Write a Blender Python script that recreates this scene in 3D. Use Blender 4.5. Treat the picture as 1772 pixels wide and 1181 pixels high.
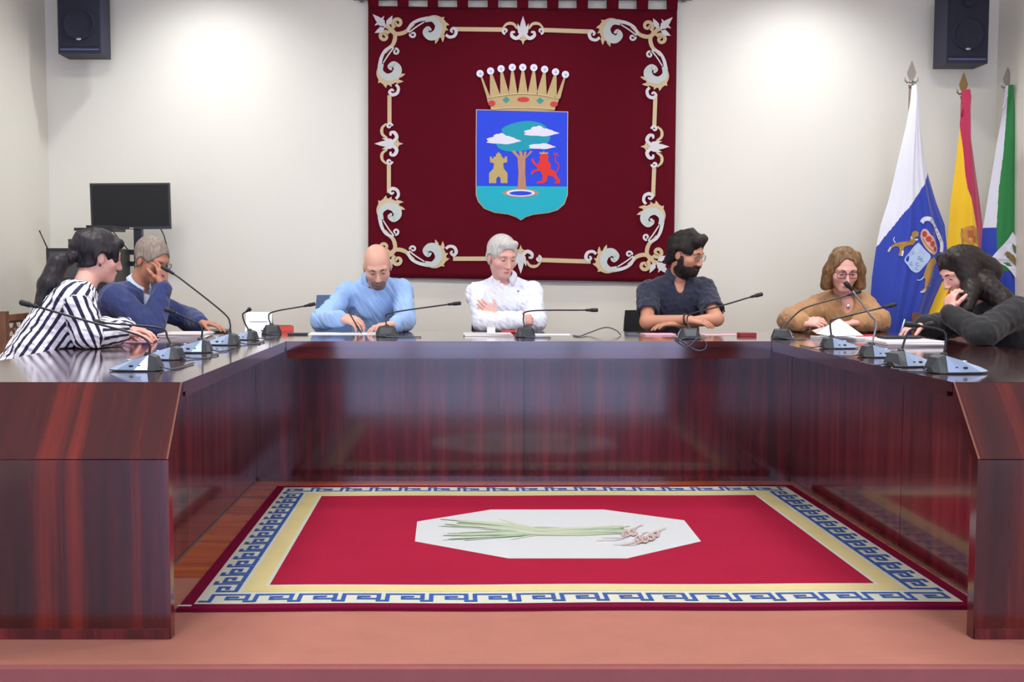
import bpy, bmesh, math, random
import numpy as np
from mathutils import Vector, Matrix
from mathutils.geometry import tessellate_polygon as tess
random.seed(7)
for o in list(bpy.data.objects): bpy.data.objects.remove(o)
scene = bpy.context.scene
C = scene.collection
PI = math.pi

# ------------------------------------------------------------------ camera
H, F, PX, PY = 1.12, 1880.0, 800.0, 590.5          # eye height above podium, focal length in pixels, principal point
PITCH = math.atan(120.5 / F)
cp, sp = math.cos(PITCH), math.sin(PITCH)
cam = bpy.data.cameras.new('camera'); camo = bpy.data.objects.new('camera', cam); C.objects.link(camo)
camo.location = (0, 0, H); camo.rotation_euler = (PI/2 - PITCH, 0, 0)
cam.sensor_width = 36; cam.lens = F / 1772 * 36; cam.shift_x = (886 - PX) / 1772; cam.clip_start = 0.05
scene.camera = camo

# ------------------------------------------------------------------ world, lights, exposure
w = bpy.data.worlds.new('world'); scene.world = w; w.use_nodes = True
bg = w.node_tree.nodes['Background']; bg.inputs[0].default_value = (0.54, 0.61, 1.0, 1); bg.inputs[1].default_value = 3.0
vs = scene.view_settings
vs.view_transform = 'Standard'; vs.look = 'None'; vs.gamma = 1; vs.use_curve_mapping = False; vs.exposure = 0.48
CEIL = 3.35
PANELS = [(-1.5, 0.4), (2.1, 0.4), (-1.5, 4.4), (2.1, 4.4)]      # ceiling light panels
SPOTS = [(-1.7, 6.95), (0.4, 6.8), (2.3, 6.95)]                 # recessed downlights along the wall
def area_light(loc, size, power, col):
    l = bpy.data.lights.new('panel_light', 'AREA'); l.shape = 'RECTANGLE'; l.size, l.size_y = size
    l.energy = power; l.color = col
    o = bpy.data.objects.new('panel_light', l); C.objects.link(o); o.location = loc
    return o
def spot_light(loc, power, col, ang=140, blend=1.0):
    l = bpy.data.lights.new('downlight_lamp', 'SPOT'); l.energy = power; l.color = col
    l.spot_size = math.radians(ang); l.spot_blend = blend; l.shadow_soft_size = 0.07
    o = bpy.data.objects.new('downlight_lamp', l); C.objects.link(o); o.location = loc
    return o
for (x, y) in PANELS: area_light((x, y, CEIL - 0.055), (1.2, 0.6), 46, (1.0, 0.96, 0.90))
for (x, y) in SPOTS: spot_light((x, y, CEIL - 0.03), 62 if x != 0.4 else 34, (0.98, 0.98, 1.0))

# ------------------------------------------------------------------ helpers
def ray(px, py):
    a = (px - PX) / F; b = (PY - py) / F
    return np.array((a, cp + b*sp, -sp + b*cp))
def A(px, py, y):                       # pixel -> point at depth y
    r = ray(px, py); return np.array((0, 0, H)) + r * (y / r[1])
def AZ(px, py, z):                      # pixel -> point on a level plane
    r = ray(px, py); return np.array((0, 0, H)) + r * ((z - H) / r[2])
def V(*a): return np.array(a, float)
def nrm(v): v = np.asarray(v, float); return v / np.linalg.norm(v)
def lin(c):
    c = c / 255.0
    return c / 12.92 if c <= 0.04045 else ((c + 0.055) / 1.055) ** 2.4
def rgb(r, g, b): return (lin(r), lin(g), lin(b), 1)
MATS = {}
def mat(name, col, rough=0.6, metal=0.0, coat=0.0, spec=0.5, var=0.0, vscale=(20, 20, 20), bump=0.0, bscale=60, sheen=0.0, sub=0.0):
    if name in MATS: return MATS[name]
    m = bpy.data.materials.new(name); m.use_nodes = True; nt = m.node_tree; b = nt.nodes['Principled BSDF']
    b.inputs['Base Color'].default_value = rgb(*col); b.inputs['Roughness'].default_value = rough
    b.inputs['Metallic'].default_value = metal; b.inputs['Coat Weight'].default_value = coat
    b.inputs['Coat Roughness'].default_value = 0.08; b.inputs['Specular IOR Level'].default_value = spec
    b.inputs['Sheen Weight'].default_value = sheen
    if sub: b.inputs['Subsurface Weight'].default_value = sub; b.inputs['Subsurface Radius'].default_value = (0.01, 0.004, 0.002)
    tc = nt.nodes.new('ShaderNodeTexCoord')
    if var:
        mp = nt.nodes.new('ShaderNodeMapping'); mp.inputs['Scale'].default_value = vscale
        n = nt.nodes.new('ShaderNodeTexNoise'); n.inputs['Scale'].default_value = 1; n.inputs['Detail'].default_value = 5
        r = nt.nodes.new('ShaderNodeMix'); r.data_type = 'RGBA'
        c = rgb(*col)
        r.inputs[6].default_value = tuple(max(0, x*(1-var)) for x in c[:3]) + (1,)
        r.inputs[7].default_value = tuple(min(1, x*(1+var)) for x in c[:3]) + (1,)
        nt.links.new(tc.outputs['Object'], mp.inputs[0]); nt.links.new(mp.outputs[0], n.inputs['Vector'])
        nt.links.new(n.outputs['Fac'], r.inputs[0]); nt.links.new(r.outputs[2], b.inputs['Base Color'])
    if bump:
        n2 = nt.nodes.new('ShaderNodeTexNoise'); n2.inputs['Scale'].default_value = bscale; n2.inputs['Detail'].default_value = 4
        bp = nt.nodes.new('ShaderNodeBump'); bp.inputs['Strength'].default_value = bump; bp.inputs['Distance'].default_value = 0.01
        nt.links.new(tc.outputs['Object'], n2.inputs['Vector']); nt.links.new(n2.outputs['Fac'], bp.inputs['Height'])
        nt.links.new(bp.outputs[0], b.inputs['Normal'])
    MATS[name] = m
    return m
def wood(name, c0, c1, c2, scale, rough=0.14, coat=0.5, seed=0.0):
    if name in MATS: return MATS[name]
    m = bpy.data.materials.new(name); m.use_nodes = True; nt = m.node_tree; b = nt.nodes['Principled BSDF']
    tc = nt.nodes.new('ShaderNodeTexCoord'); mp = nt.nodes.new('ShaderNodeMapping')
    mp.inputs['Scale'].default_value = scale; mp.inputs['Location'].default_value = (seed, seed*1.7, seed*0.6)
    n = nt.nodes.new('ShaderNodeTexNoise'); n.inputs['Scale'].default_value = 1; n.inputs['Detail'].default_value = 6; n.inputs['Roughness'].default_value = 0.62
    cr = nt.nodes.new('ShaderNodeValToRGB'); e = cr.color_ramp.elements
    e[0].position = 0.33; e[0].color = rgb(*c0); e[1].position = 0.72; e[1].color = rgb(*c2)
    k = e.new(0.52); k.color = rgb(*c1)
    nt.links.new(tc.outputs['Object'], mp.inputs[0]); nt.links.new(mp.outputs[0], n.inputs['Vector'])
    nt.links.new(n.outputs['Fac'], cr.inputs[0]); nt.links.new(cr.outputs[0], b.inputs['Base Color'])
    b.inputs['Roughness'].default_value = rough; b.inputs['Coat Weight'].default_value = coat; b.inputs['Coat Roughness'].default_value = 0.10; b.inputs['Coat IOR'].default_value = 1.7
    MATS[name] = m
    return m
def link(name, me, m=None, parent=None, smooth=False):
    o = bpy.data.objects.new(name, me); C.objects.link(o)
    if m is not None:
        for x in (m if isinstance(m, (list, tuple)) else [m]): me.materials.append(x)
    if parent is not None:
        o.parent = parent
        o.matrix_parent_inverse = Matrix.Identity(4)
        o.location = -Vector(parent_world(parent))
    if smooth:
        me.polygons.foreach_set('use_smooth', [True]*len(me.polygons))
    return o
def parent_world(p):
    v = Vector((0, 0, 0))
    while p is not None: v += Vector(p.location); p = p.parent
    return v
def pyd(name, vs_, fs, m, parent=None, smooth=False):
    me = bpy.data.meshes.new(name); me.from_pydata([tuple(map(float, v)) for v in vs_], [], fs); me.update()
    return link(name, me, m, parent, smooth)
def tag(o, label=None, cat=None, group=None, kind=None):
    if label: o['label'] = label
    if cat: o['category'] = cat
    if group: o['group'] = group
    if kind: o['kind'] = kind
    return o
def thing(name, loc, label, cat, group=None):
    o = bpy.data.objects.new(name, None); C.objects.link(o); o.location = tuple(map(float, loc)); o.empty_display_size = 0.1
    return tag(o, label, cat, group)
def bm_obj(name, bm, m, parent=None, smooth=False, bevel=0.0, seg=2):
    if bevel:
        bmesh.ops.bevel(bm, geom=[e for e in bm.edges if len(e.link_faces) == 2 and e.calc_face_angle(0) > 0.5], offset=bevel, segments=seg, affect='EDGES', profile=0.5, clamp_overlap=True)
    bmesh.ops.recalc_face_normals(bm, faces=bm.faces)
    me = bpy.data.meshes.new(name); bm.to_mesh(me); bm.free()
    return link(name, me, m, parent, smooth)
def add_box(bm, x0, x1, y0, y1, z0, z1, M=None):
    v = [bm.verts.new((x, y, z)) for x in (x0, x1) for y in (y0, y1) for z in (z0, z1)]
    for f in ((0,1,3,2),(4,6,7,5),(0,4,5,1),(2,3,7,6),(0,2,6,4),(1,5,7,3)): bm.faces.new([v[i] for i in f])
    if M is not None:
        for q in v: q.co = M @ q.co
def box(name, x0, x1, y0, y1, z0, z1, m, parent=None, bevel=0.0, M=None, seg=2):
    bm = bmesh.new(); add_box(bm, x0, x1, y0, y1, z0, z1, M); return bm_obj(name, bm, m, parent, False, bevel, seg)
def add_prism(bm, pts, fn):                      # pts 2d outline, fn(u, v, t) with t in 0/1
    a = [bm.verts.new(fn(u, v, 0)) for u, v in pts]; b = [bm.verts.new(fn(u, v, 1)) for u, v in pts]
    bm.faces.new(a); bm.faces.new(b[::-1]); n = len(pts)
    for i in range(n): bm.faces.new((a[i], b[i], b[(i+1) % n], a[(i+1) % n]))
def crom(pts, n=8):
    pts = [np.asarray(p, float) for p in pts]; out = []
    P = [2*pts[0]-pts[1]] + pts + [2*pts[-1]-pts[-2]]
    for i in range(1, len(P)-2):
        for j in range(n):
            t = j/n
            out.append(0.5*((2*P[i]) + (P[i+1]-P[i-1])*t + (2*P[i-1]-5*P[i]+4*P[i+1]-P[i+2])*t*t + (3*P[i]-P[i-1]-3*P[i+1]+P[i+2])*t**3))
    out.append(pts[-1]); return out
def add_tube(bm, pts, r, seg=8, caps=True):
    pts = [Vector(tuple(map(float, p))) for p in pts]
    rs = list(r) if isinstance(r, (list, tuple, np.ndarray)) else [r]*len(pts)
    rings = []; prev = None
    for i, p in enumerate(pts):
        d = (pts[min(i+1, len(pts)-1)] - pts[max(i-1, 0)]).normalized()
        if prev is None:
            u = d.cross(Vector((0, 0, 1)))
            if u.length < 1e-3: u = d.cross(Vector((1, 0, 0)))
        else: u = prev - d*prev.dot(d)
        u.normalize(); prev = u; v = d.cross(u)
        rings.append([bm.verts.new(p + (u*math.cos(2*PI*k/seg) + v*math.sin(2*PI*k/seg))*rs[i]) for k in range(seg)])
    for a, b in zip(rings, rings[1:]):
        for k in range(seg): bm.faces.new((a[k], a[(k+1) % seg], b[(k+1) % seg], b[k]))
    if caps: bm.faces.new(rings[0][::-1]); bm.faces.new(rings[-1])
def tube(name, pts, r, m, parent=None, seg=8):
    bm = bmesh.new(); add_tube(bm, pts, r, seg); return bm_obj(name, bm, m, parent, True)
def add_lathe(bm, prof, c, seg=24):              # prof: (radius, z)
    rings = [[bm.verts.new((c[0]+r*math.cos(2*PI*k/seg), c[1]+r*math.sin(2*PI*k/seg), c[2]+z)) for k in range(seg)] for r, z in prof]
    for a, b in zip(rings, rings[1:]):
        for k in range(seg): bm.faces.new((a[k], a[(k+1) % seg], b[(k+1) % seg], b[k]))
    bm.faces.new(rings[0][::-1]); bm.faces.new(rings[-1])
def add_ball(bm, c, r, M=None, seg=14):
    res = bmesh.ops.create_uvsphere(bm, u_segments=seg, v_segments=seg//2+2, radius=1)
    r = (r, r, r) if not isinstance(r, (tuple, list)) else r
    for v in res['verts']:
        q = Vector((v.co.x*r[0], v.co.y*r[1], v.co.z*r[2]))
        if M is not None: q = M @ q
        v.co = q + Vector(tuple(map(float, c)))
def polys(name, plist, S, m, parent=None, sub=0, quads=None, lift=None):
    """flat cut-outs: each outline (2d, concave allowed) triangulated and mapped through S"""
    bm = bmesh.new()
    for p in plist:
        vs2 = [bm.verts.new((float(u), float(v), 0)) for u, v in p]
        for tr_ in tess([[Vector((float(u), float(v), 0)) for u, v in p]]):
            try: bm.faces.new([vs2[k] for k in tr_])
            except ValueError: pass
    for q in (quads or []):
        vs2 = [bm.verts.new((float(p[0]), float(p[1]), float(p[2]) if len(p) > 2 else 0)) for p in q]; bm.faces.new(vs2)
    for _ in range(sub): bmesh.ops.subdivide_edges(bm, edges=bm.edges[:], cuts=1, use_grid_fill=True)
    for v in bm.verts:
        h_ = v.co.z; v.co = Vector(tuple(map(float, S(v.co.x, v.co.y))))
        if lift: v.co += Vector(lift)*h_
    me = bpy.data.meshes.new(name); bm.to_mesh(me); bm.free()
    return link(name, me, m, parent)
def ribbon(pts, ws):                              # variable-width stroke -> list of quads
    n = len(pts); L = []; R = []
    for i in range(n):
        d = np.asarray(pts[min(i+1, n-1)]) - np.asarray(pts[max(i-1, 0)]); d = d/(np.linalg.norm(d)+1e-9)
        nn = np.array((-d[1], d[0])); w_ = ws[i] if hasattr(ws, '__len__') else ws
        L.append(np.asarray(pts[i])+nn*w_/2); R.append(np.asarray(pts[i])-nn*w_/2)
    return [(L[i], L[i+1], R[i+1], R[i]) for i in range(n-1)]
def stroke(pts, w0, w1=None, wm=None, n=8):
    p = crom(pts, n); k = len(p); w1 = w0 if w1 is None else w1
    if wm is None: ws = np.linspace(w0, w1, k)
    else: t = np.linspace(0, 1, k); ws = np.where(t < .5, w0+(wm-w0)*t*2, wm+(w1-wm)*(t*2-1))
    return ribbon(p, ws)
def spiral(c, r0, r1, a0, turns, w0, w1):
    t = np.linspace(0, 1, 22); a = math.radians(a0) + turns*2*PI*t; r = r0+(r1-r0)*t
    return ribbon([(c[0]+rr*math.cos(aa), c[1]+rr*math.sin(aa)) for rr, aa in zip(r, a)], np.linspace(w0, w1, 22))
def disc(c, rx, ry=None, n=18):
    ry = rx if ry is None else ry
    return [(c[0]+rx*math.cos(2*PI*k/n), c[1]+ry*math.sin(2*PI*k/n)) for k in range(n)]
def leaf(a, b, w_):
    a = np.asarray(a, float); b = np.asarray(b, float); d = b-a; nn = np.array((-d[1], d[0]))/np.linalg.norm(d)
    return [a, a+d*.3+nn*w_*.5, a+d*.65+nn*w_*.32, b, a+d*.65-nn*w_*.32, a+d*.3-nn*w_*.5]

#@@ROOM
# ------------------------------------------------------------------ room shell
WY, WL, WR = 7.60, -2.87, 3.69
YF = -3.6
cream = mat('wall_paint', (226, 225, 214), 0.75, var=0.03, vscale=(1.5, 1.5, 1.5), bump=0.03, bscale=40)
white = mat('ceiling_paint', (235, 235, 232), 0.8)
tag(box('wall_back', WL-.15, WR+.15, WY, WY+.15, -.2, CEIL, cream), kind='structure')
tag(box('wall_left', WL-.15, WL, YF, WY, -.2, CEIL, cream), kind='structure')
tag(box('wall_right', WR, WR+.15, YF, WY, -.2, CEIL, cream), kind='structure')
tag(box('ceiling', WL-.15, WR+.15, YF, WY+.15, CEIL, CEIL+.1, white), kind='structure')
carpet = mat('carpet_salmon', (168, 112, 98), 0.95, spec=0.1, var=0.10, vscale=(6, 9, 6), bump=0.25, bscale=400)
carpet2 = mat('carpet_rose', (150, 88, 88), 0.95, spec=0.1, var=0.10, vscale=(9, 9, 9), bump=0.25, bscale=400)
parquet = wood('parquet', (146, 66, 20), (184, 90, 32), (204, 110, 46), (1.2, 14, 1), 0.22, 0.3)
STEP = 3.03
tag(box('floor', WL, WR, 3.90, WY, -.2, 0, parquet), kind='structure')
tag(box('floor_carpet', WL, WR, STEP, 3.90, -.2, 0.003, carpet), kind='structure')
tag(box('trim_1', WL, WR, STEP-.03, STEP, -.2, -.001, carpet2), kind='structure')
stone = mat('polished_stone', (104, 106, 120), 0.10, spec=.7, var=.1, vscale=(4, 4, 4))
tag(box('floor_hall', WL, WR, YF, STEP-.03, -.3, -.2, stone), kind='structure')
bbm = wood('baseboard_wood', (60, 20, 14), (80, 28, 18), (96, 36, 22), (2, 2, 20))
tag(box('baseboard_back', WL, WR, WY-.015, WY, 0, .09, bbm), kind='structure')
# glazed end of the hall behind the viewer: daylight comes in here
wm = mat('window_frame_paint', (225, 225, 222), 0.5)
tag(box('wall_front', WL-.15, WR+.15, YF-.15, YF, 2.75, CEIL, cream), kind='structure')
for i in range(3):
    x0 = WL + (WR-WL)*i/3; x1 = WL + (WR-WL)*(i+1)/3
    bm = bmesh.new()
    for a in ((x0, x0+.06, -.2, 2.75), (x1-.06, x1, -.2, 2.75), (x0, x1, -.2, -.08), (x0, x1, 2.66, 2.75), ((x0+x1)/2-.03, (x0+x1)/2+.03, -.08, 2.66), (x0, x1, 1.95, 2.01)): add_box(bm, a[0], a[1], YF-.1, YF-.04, a[2], a[3])
    tag(bm_obj('window_%d' % (i+1), bm, wm), kind='structure')
# light fittings on the ceiling
fit = mat('fitting_white', (240, 240, 240), 0.4)
dif = bpy.data.materials.new('lamp_diffuser'); dif.use_nodes = True
_b = dif.node_tree.nodes['Principled BSDF']; _b.inputs['Emission Color'].default_value = (0.95, .97, 1, 1); _b.inputs['Emission Strength'].default_value = 4
for (x, y) in PANELS:
    t = thing('ceiling_light', (x, y, CEIL), 'white rectangular light panel on the ceiling', 'ceiling light', 'ceiling light panels')
    bm = bmesh.new()
    for a in ((-.63, .63, -.33, -.30), (-.63, .63, .30, .33), (-.63, -.60, -.3, .3), (.60, .63, -.3, .3)): add_box(bm, x+a[0], x+a[1], y+a[2], y+a[3], CEIL-.06, CEIL)
    bm_obj('frame', bm, fit, t); box('diffuser', x-.6, x+.6, y-.3, y+.3, CEIL-.05, CEIL-.04, dif, t)
for (x, y) in SPOTS:
    t = thing('downlight', (x, y, CEIL), 'round recessed downlight close to the tapestry wall', 'ceiling light', 'downlights along the tapestry wall')
    bm = bmesh.new(); ring = []
    for r, z in ((.09, 0), (.09, -.02), (.07, -.02), (.07, 0)): ring.append([bm.verts.new((x+r*math.cos(2*PI*k/24), y+r*math.sin(2*PI*k/24), CEIL+z)) for k in range(24)])
    for a, b in zip(ring, ring[1:]):
        for k in range(24): bm.faces.new((a[k], a[(k+1) % 24], b[(k+1) % 24], b[k]))
    bm_obj('rim', bm, fit, t, True)

#@@DESK
# ------------------------------------------------------------------ U shaped desk
TZ = 0.77
XL, XR = -0.885, 1.552            # inner edges of the tops
PL, PR_, PB = -1.10, 1.755, 5.76  # inner panels
OL, OR_ = -1.82, 2.49             # outer edges
YB0, YB1 = 5.44, 6.36             # back bench top
YE = 3.24                         # end faces of the wings
mah_v = wood('mahogany_upright', (46, 12, 18), (88, 24, 32), (124, 40, 42), (16, 16, 0.7), 0.26, 0.75)
mah_e = wood('mahogany_end', (38, 9, 13), (72, 17, 18), (122, 34, 23), (11, 0.4, 0.5), 0.20, 0.45, 3.1)
mah_y = wood('mahogany_top', (44, 14, 14), (72, 24, 20), (98, 36, 28), (18, 0.8, 5), 0.10, 0.9)
mah_x = wood('mahogany_bench_top', (44, 14, 14), (72, 24, 20), (98, 36, 28), (0.8, 18, 5), 0.10, 0.9)
edge = mat('worn_edge', (120, 72, 56), 0.35, coat=.3)
alu = mat('aluminium_strip', (150, 140, 140), 0.35, 0.8)
desk = thing('council_desk', (.33, 4.9, 0), 'dark glossy mahogany council desk built in a U around the rug', 'desk')
def desk_wing(xin, xpan, xout):
    s = 1 if xin > 0.3 else -1     # outward direction
    t = desk
    a, b = min(xin, xout), max(xin, xout)
    bm = bmesh.new(); add_box(bm, a, b, 3.425, YB1, TZ-.032, TZ); bm_obj('desk_top', bm, mah_y, t, False, .004)
    box('edge_band', *sorted((xin + s*.004, xin + s*.024)), 3.47, YB0, TZ-.05, TZ-.032, mah_y, t)
    for (y0, y1) in ((3.44, 4.298), (4.302, PB + .03)):
        box('panel', *sorted((xpan, xpan + s*.022)), y0, y1, .0, TZ-.033, mah_v, t, .0015)
    box('floor_strip', *sorted((xpan - s*.004, xpan - s*.0005)), 3.29, PB - .03, .0, .010, alu, t)
    box('end_panel', a, b, YE, YE+.04, 0, .553, mah_e, t, .002)
    prof = [(YE, .556), (YE+.18, TZ-.001), (YE+.18, TZ-.05), (YE+.045, .556)]
    bm = bmesh.new(); add_prism(bm, prof, lambda u, v, q: (a if q == 0 else b, u, v)); bm_obj('sloped_panel', bm, mah_e, t, False, .0015)
    bm = bmesh.new(); e0, e1 = sorted((xin, xin + s*.006))
    add_prism(bm, [(YE-.0015, .556), (YE+.1785, TZ), (YE+.184, TZ), (YE+.004, .556)], lambda u, v, q: (e0 if q == 0 else e1, u, v)); bm_obj('edge_trim', bm, edge, t)
    box('plinth', a+.005, b-.005, YE-.004, YE, 0, .035, mah_v, t)
    for y0 in (4.3, 5.66): box('support', *sorted((xpan + s*.024, xout - s*.10)), y0, y0+.03, 0, TZ-.033, mah_v, t)
desk_wing(XL, PL, OL)
desk_wing(XR, PR_, OR_)
t = desk
bm = bmesh.new(); add_box(bm, XL+.001, XR-.001, YB0, YB1, TZ-.03, TZ); bm_obj('desk_top', bm, mah_x, t, False, .004)
box('apron', XL+.001, XR-.001, YB0+.012, YB0+.032, TZ-.088, TZ-.031, mah_x, t, .002)
box('panel', PL+.001, .3285, PB, PB+.022, .0, TZ-.031, mah_v, t, .002)
box('panel', .3315, PR_-.001, PB, PB+.022, .0, TZ-.031, mah_v, t, .002)
box('joint_strip', .31, .35, PB+.022, PB+.03, 0, TZ-.033, mah_v, t)
box('plinth', PL+.002, PR_-.002, PB-.006, PB-.0005, 0, .02, mah_v, t)

#@@RUG
# ------------------------------------------------------------------ rug
rug = thing('rug', (.38, 4.53, 0), 'crimson rug with a blue greek key border and a white octagon', 'rug')
RA = math.radians(0.5)
rx0, rx1, ry0, ry1 = -.955+.01, 1.712, 3.515, 5.555
rcx, rcy = (rx0+rx1)/2, (ry0+ry1)/2
def RS(h):
    def f(u, v):
        wob = .004*math.sin(u*7+v*3)
        x = u-rcx; y = v-rcy+wob
        return (rcx+x*math.cos(RA)-y*math.sin(RA), rcy+x*math.sin(RA)+y*math.cos(RA), h)
    return f
burg = mat('rug_burgundy', (112, 16, 50), 0.95, spec=.05, bump=.3, bscale=300)
crim = mat('rug_crimson', (154, 30, 58), 0.95, spec=.05, var=.10, vscale=(3, 5, 3), bump=.3, bscale=300)
rcre = mat('rug_cream', (198, 200, 186), 0.95, spec=.1, bump=.3, bscale=300)
ryel = mat('rug_yellow', (206, 192, 138), 0.95, spec=.1, var=.08, vscale=(5, 5, 5), bump=.3, bscale=300)
rblu = mat('rug_blue', (56, 88, 156), 0.95, spec=.1, bump=.3, bscale=300)
bm = bmesh.new(); NX = 60
top = RS(.016)
outl = [(rx0+(rx1-rx0)*i/NX, ry0) for i in range(NX)] + [(rx1, ry0+(ry1-ry0)*i/NX) for i in range(NX)] + [(rx1-(rx1-rx0)*i/NX, ry1) for i in range(NX)] + [(rx0, ry1-(ry1-ry0)*i/NX) for i in range(NX)]
add_prism(bm, outl, lambda u, v, q: RS(.0035 if q == 0 else .016)(u, v)); bm_obj('border_edge', bm, burg, rug, False, .004)
def ring(name, d0, d1, h, m):
    q = []
    X0, X1, Y0, Y1 = rx0+d0, rx1-d0, ry0+d0, ry1-d0; x0, x1, y0, y1 = rx0+d1, rx1-d1, ry0+d1, ry1-d1
    for i in range(40):
        a, b = i/40, (i+1)/40
        L = lambda p, r, t: (p[0]+(r[0]-p[0])*t, p[1]+(r[1]-p[1])*t)
        for (o0, o1, i0, i1) in (((X0, Y0), (X1, Y0), (x0, y0), (x1, y0)), ((X1, Y0), (X1, Y1), (x1, y0), (x1, y1)), ((X1, Y1), (X0, Y1), (x1, y1), (x0, y1)), ((X0, Y1), (X0, Y0), (x0, y1), (x0, y0))):
            q.append((L(o0, o1, a), L(o0, o1, b), L(i0, i1, b), L(i0, i1, a)))
    return polys(name, [], RS(h), m, rug, 0, q)
ring('cream_band', .045, .275, .0168, rcre)
ring('yellow_band', .178, .245, .0174, ryel)
q = [[(rx0+.26+(rx1-rx0-.52)*(i+k[0])/30, ry0+.26+(ry1-ry0-.52)*(j+k[1])/20) for k in ((0, 0), (1, 0), (1, 1), (0, 1))] for i in range(30) for j in range(20)]
polys('field', [], RS(.0174), crim, rug, 0, q)
# greek key
def rect(x0, y0, x1, y1): return [(x0, y0), (x1, y0), (x1, y1), (x0, y1)]
KEY = [((0, 0), (0, 1)), ((0, 1), (.80, 1)), ((.80, 1), (.80, .30)), ((.80, .30), (.36, .30)), ((.36, .30), (.36, .62)), ((.36, .62), (.56, .62)), ((0, 0), (-.2, 0))]
def key_side(n, place, length, kh, sw):
    out = []; p = length/n
    for i in range(n):
        for kk, (a, b) in enumerate(KEY):
            x0, x1 = sorted((a[0], b[0])); y0, y1 = sorted((a[1], b[1]))
            U0, U1, V0, V1 = (i+.15+x0)*p - sw/2, (i+.15+x1)*p + sw/2, y0*kh - sw/2, y1*kh + sw/2
            out.append([place(*p_) + (kk*.00012,) for p_ in ((U0, V0), (U1, V0), (U1, V1), (U0, V1))])
    return out
d0 = .068; kh = .088
KX0, KX1, KY0, KY1 = rx0+d0, rx1-d0, ry0+d0, ry1-d0
qs = key_side(17, lambda u, v: (KX0+u, KY0+v), KX1-KX0, kh*.85, .015)
qs += key_side(17, lambda u, v: (KX1-u, KY1-v), KX1-KX0, kh*.85, .015)
qs += key_side(15, lambda u, v: (KX0+v, KY1-.11-u), KY1-KY0-.22, kh, .016)
qs += key_side(15, lambda u, v: (KX1-v, KY0+.11+u), KY1-KY0-.22, kh, .016)
tag(polys('greek_key', [], RS(.0180), rblu, rug, 0, qs, (0, 0, 1)), kind='stuff')
octp = [AZ(*p, 0)[:2] for p in ((718, 945), (722, 910), (850, 889), (1045, 889), (1184, 908), (1213, 945), (1085, 975), (880, 975))]
rwht = mat('rug_white', (192, 196, 200), 0.95, spec=.1, bump=.3, bscale=300)
octo = polys('octagon', [octp], lambda u, v: (u, v, .0182), rwht, rug)
gr = [mat('rug_green%d' % i, c, 0.95, spec=.1) for i, c in enumerate(((162, 180, 162), (172, 182, 154), (144, 166, 144), (182, 186, 168)))]
pk = mat('rug_root', (184, 160, 156), 0.95, spec=.1)
pxw = lambda u, v, h: (*AZ(700+u/3.343, 870+v/3.343, 0)[:2], h)     # from the photo crop of the octagon
rg = random.Random(3)
for j in range(30):
    y0 = 135+rg.random()*110; x0 = 180+rg.random()*440; y1 = 160+rg.random()*50; x1 = 1180+rg.random()*140
    q = stroke([(x0, y0+(y0-190)*.3), ((x0+x1)*.42, (y0+195)/2+rg.uniform(-14, 10)), ((x0+x1)*.55, 195+rg.uniform(-18, 18)), (x1, y1)], 4, 5, 17)
    polys('onion_leaf', [], lambda u, v, j=j: pxw(u, v, .0186+.00012*j), gr[j % 4], rug, 0, q)
for j in range(6):
    cx, cy = 1285+j*34, 190+rg.random()*55; hh = .0226+j*.0004
    polys('onion_bulb', [], lambda u, v: pxw(u, v, hh), pk, rug, 0, spiral((cx, cy), 24, 8, rg.random()*360, 1.1, 12, 8))
    polys('root', [], lambda u, v: pxw(u, v, hh+.0002), pk, rug, 0, stroke([(cx-10, cy+18), (cx-60, cy+34), (cx-120-rg.random()*60, cy+36)], 4, 2))
    polys('root', [], lambda u, v: pxw(u, v, hh+.0002), pk, rug, 0, stroke([(cx, cy), (cx+30, cy-30), (cx+60, cy-40)], 6, 3))
lab = A(315, 1064, 3.49)
polys('care_tag', [], lambda u, v: (u, v, .0175), rwht, rug, 0, [rect(rx0+.005, ry0+.004, rx0+.05, ry0+.02)])
#@@END1
#@@TAPESTRY
# ------------------------------------------------------------------ tapestry on the wall
TY = WY - .05
def TS(off):
    def f(u, v):
        y = TY - off + (0 if off > .0005 else .003*(1+math.sin(u*.035+v*.004)) + .002*(1+math.sin(u*.011-v*.013)))
        p = A(u, v, TY); return (p[0], y, p[2])
    return f
maroon = mat('maroon_velvet', (90, 8, 26), 0.9, spec=.1, sheen=.05, var=.12, vscale=(1.2, 1.2, 1.2))
tgold = mat('embroidery_gold', (206, 186, 146), 0.8, bump=.2, bscale=200)
twht = mat('embroidery_white', (214, 212, 214), 0.8, bump=.2, bscale=200)
toff = mat('embroidery_grey_white', (196, 204, 200), 0.8, bump=.2, bscale=200)
tap = thing('tapestry', A(905, 250, TY), 'maroon velvet tapestry with gold scroll border, crown and blue shield', 'tapestry')
NX, NY = 60, 50
def edgeL(t): return 637 + (637-637)*t
def tapuv(a, b):
    tl, tr, bl, br = V(637, 10), V(1172, 16), V(637, 480), V(1166, 489)
    p = (tl*(1-a)+tr*a)*(1-b) + (bl*(1-a)+br*a)*b
    return p
vv = []; ff = []
for k, off in enumerate((0, -.012)):
    for j in range(NY+1):
        for i in range(NX+1): p = tapuv(i/NX, j/NY); vv.append(TS(off)(p[0], p[1]))
n1 = (NX+1)*(NY+1)
for j in range(NY):
    for i in range(NX):
        a = j*(NX+1)+i; ff.append((a, a+NX+1, a+NX+2, a+1)); ff.append((n1+a, n1+a+1, n1+a+NX+2, n1+a+NX+1))
for i in range(NX):
    a = i; ff.append((a, a+1, n1+a+1, n1+a)); a = NY*(NX+1)+i; ff.append((a+1, a, n1+a, n1+a+1))
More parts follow.
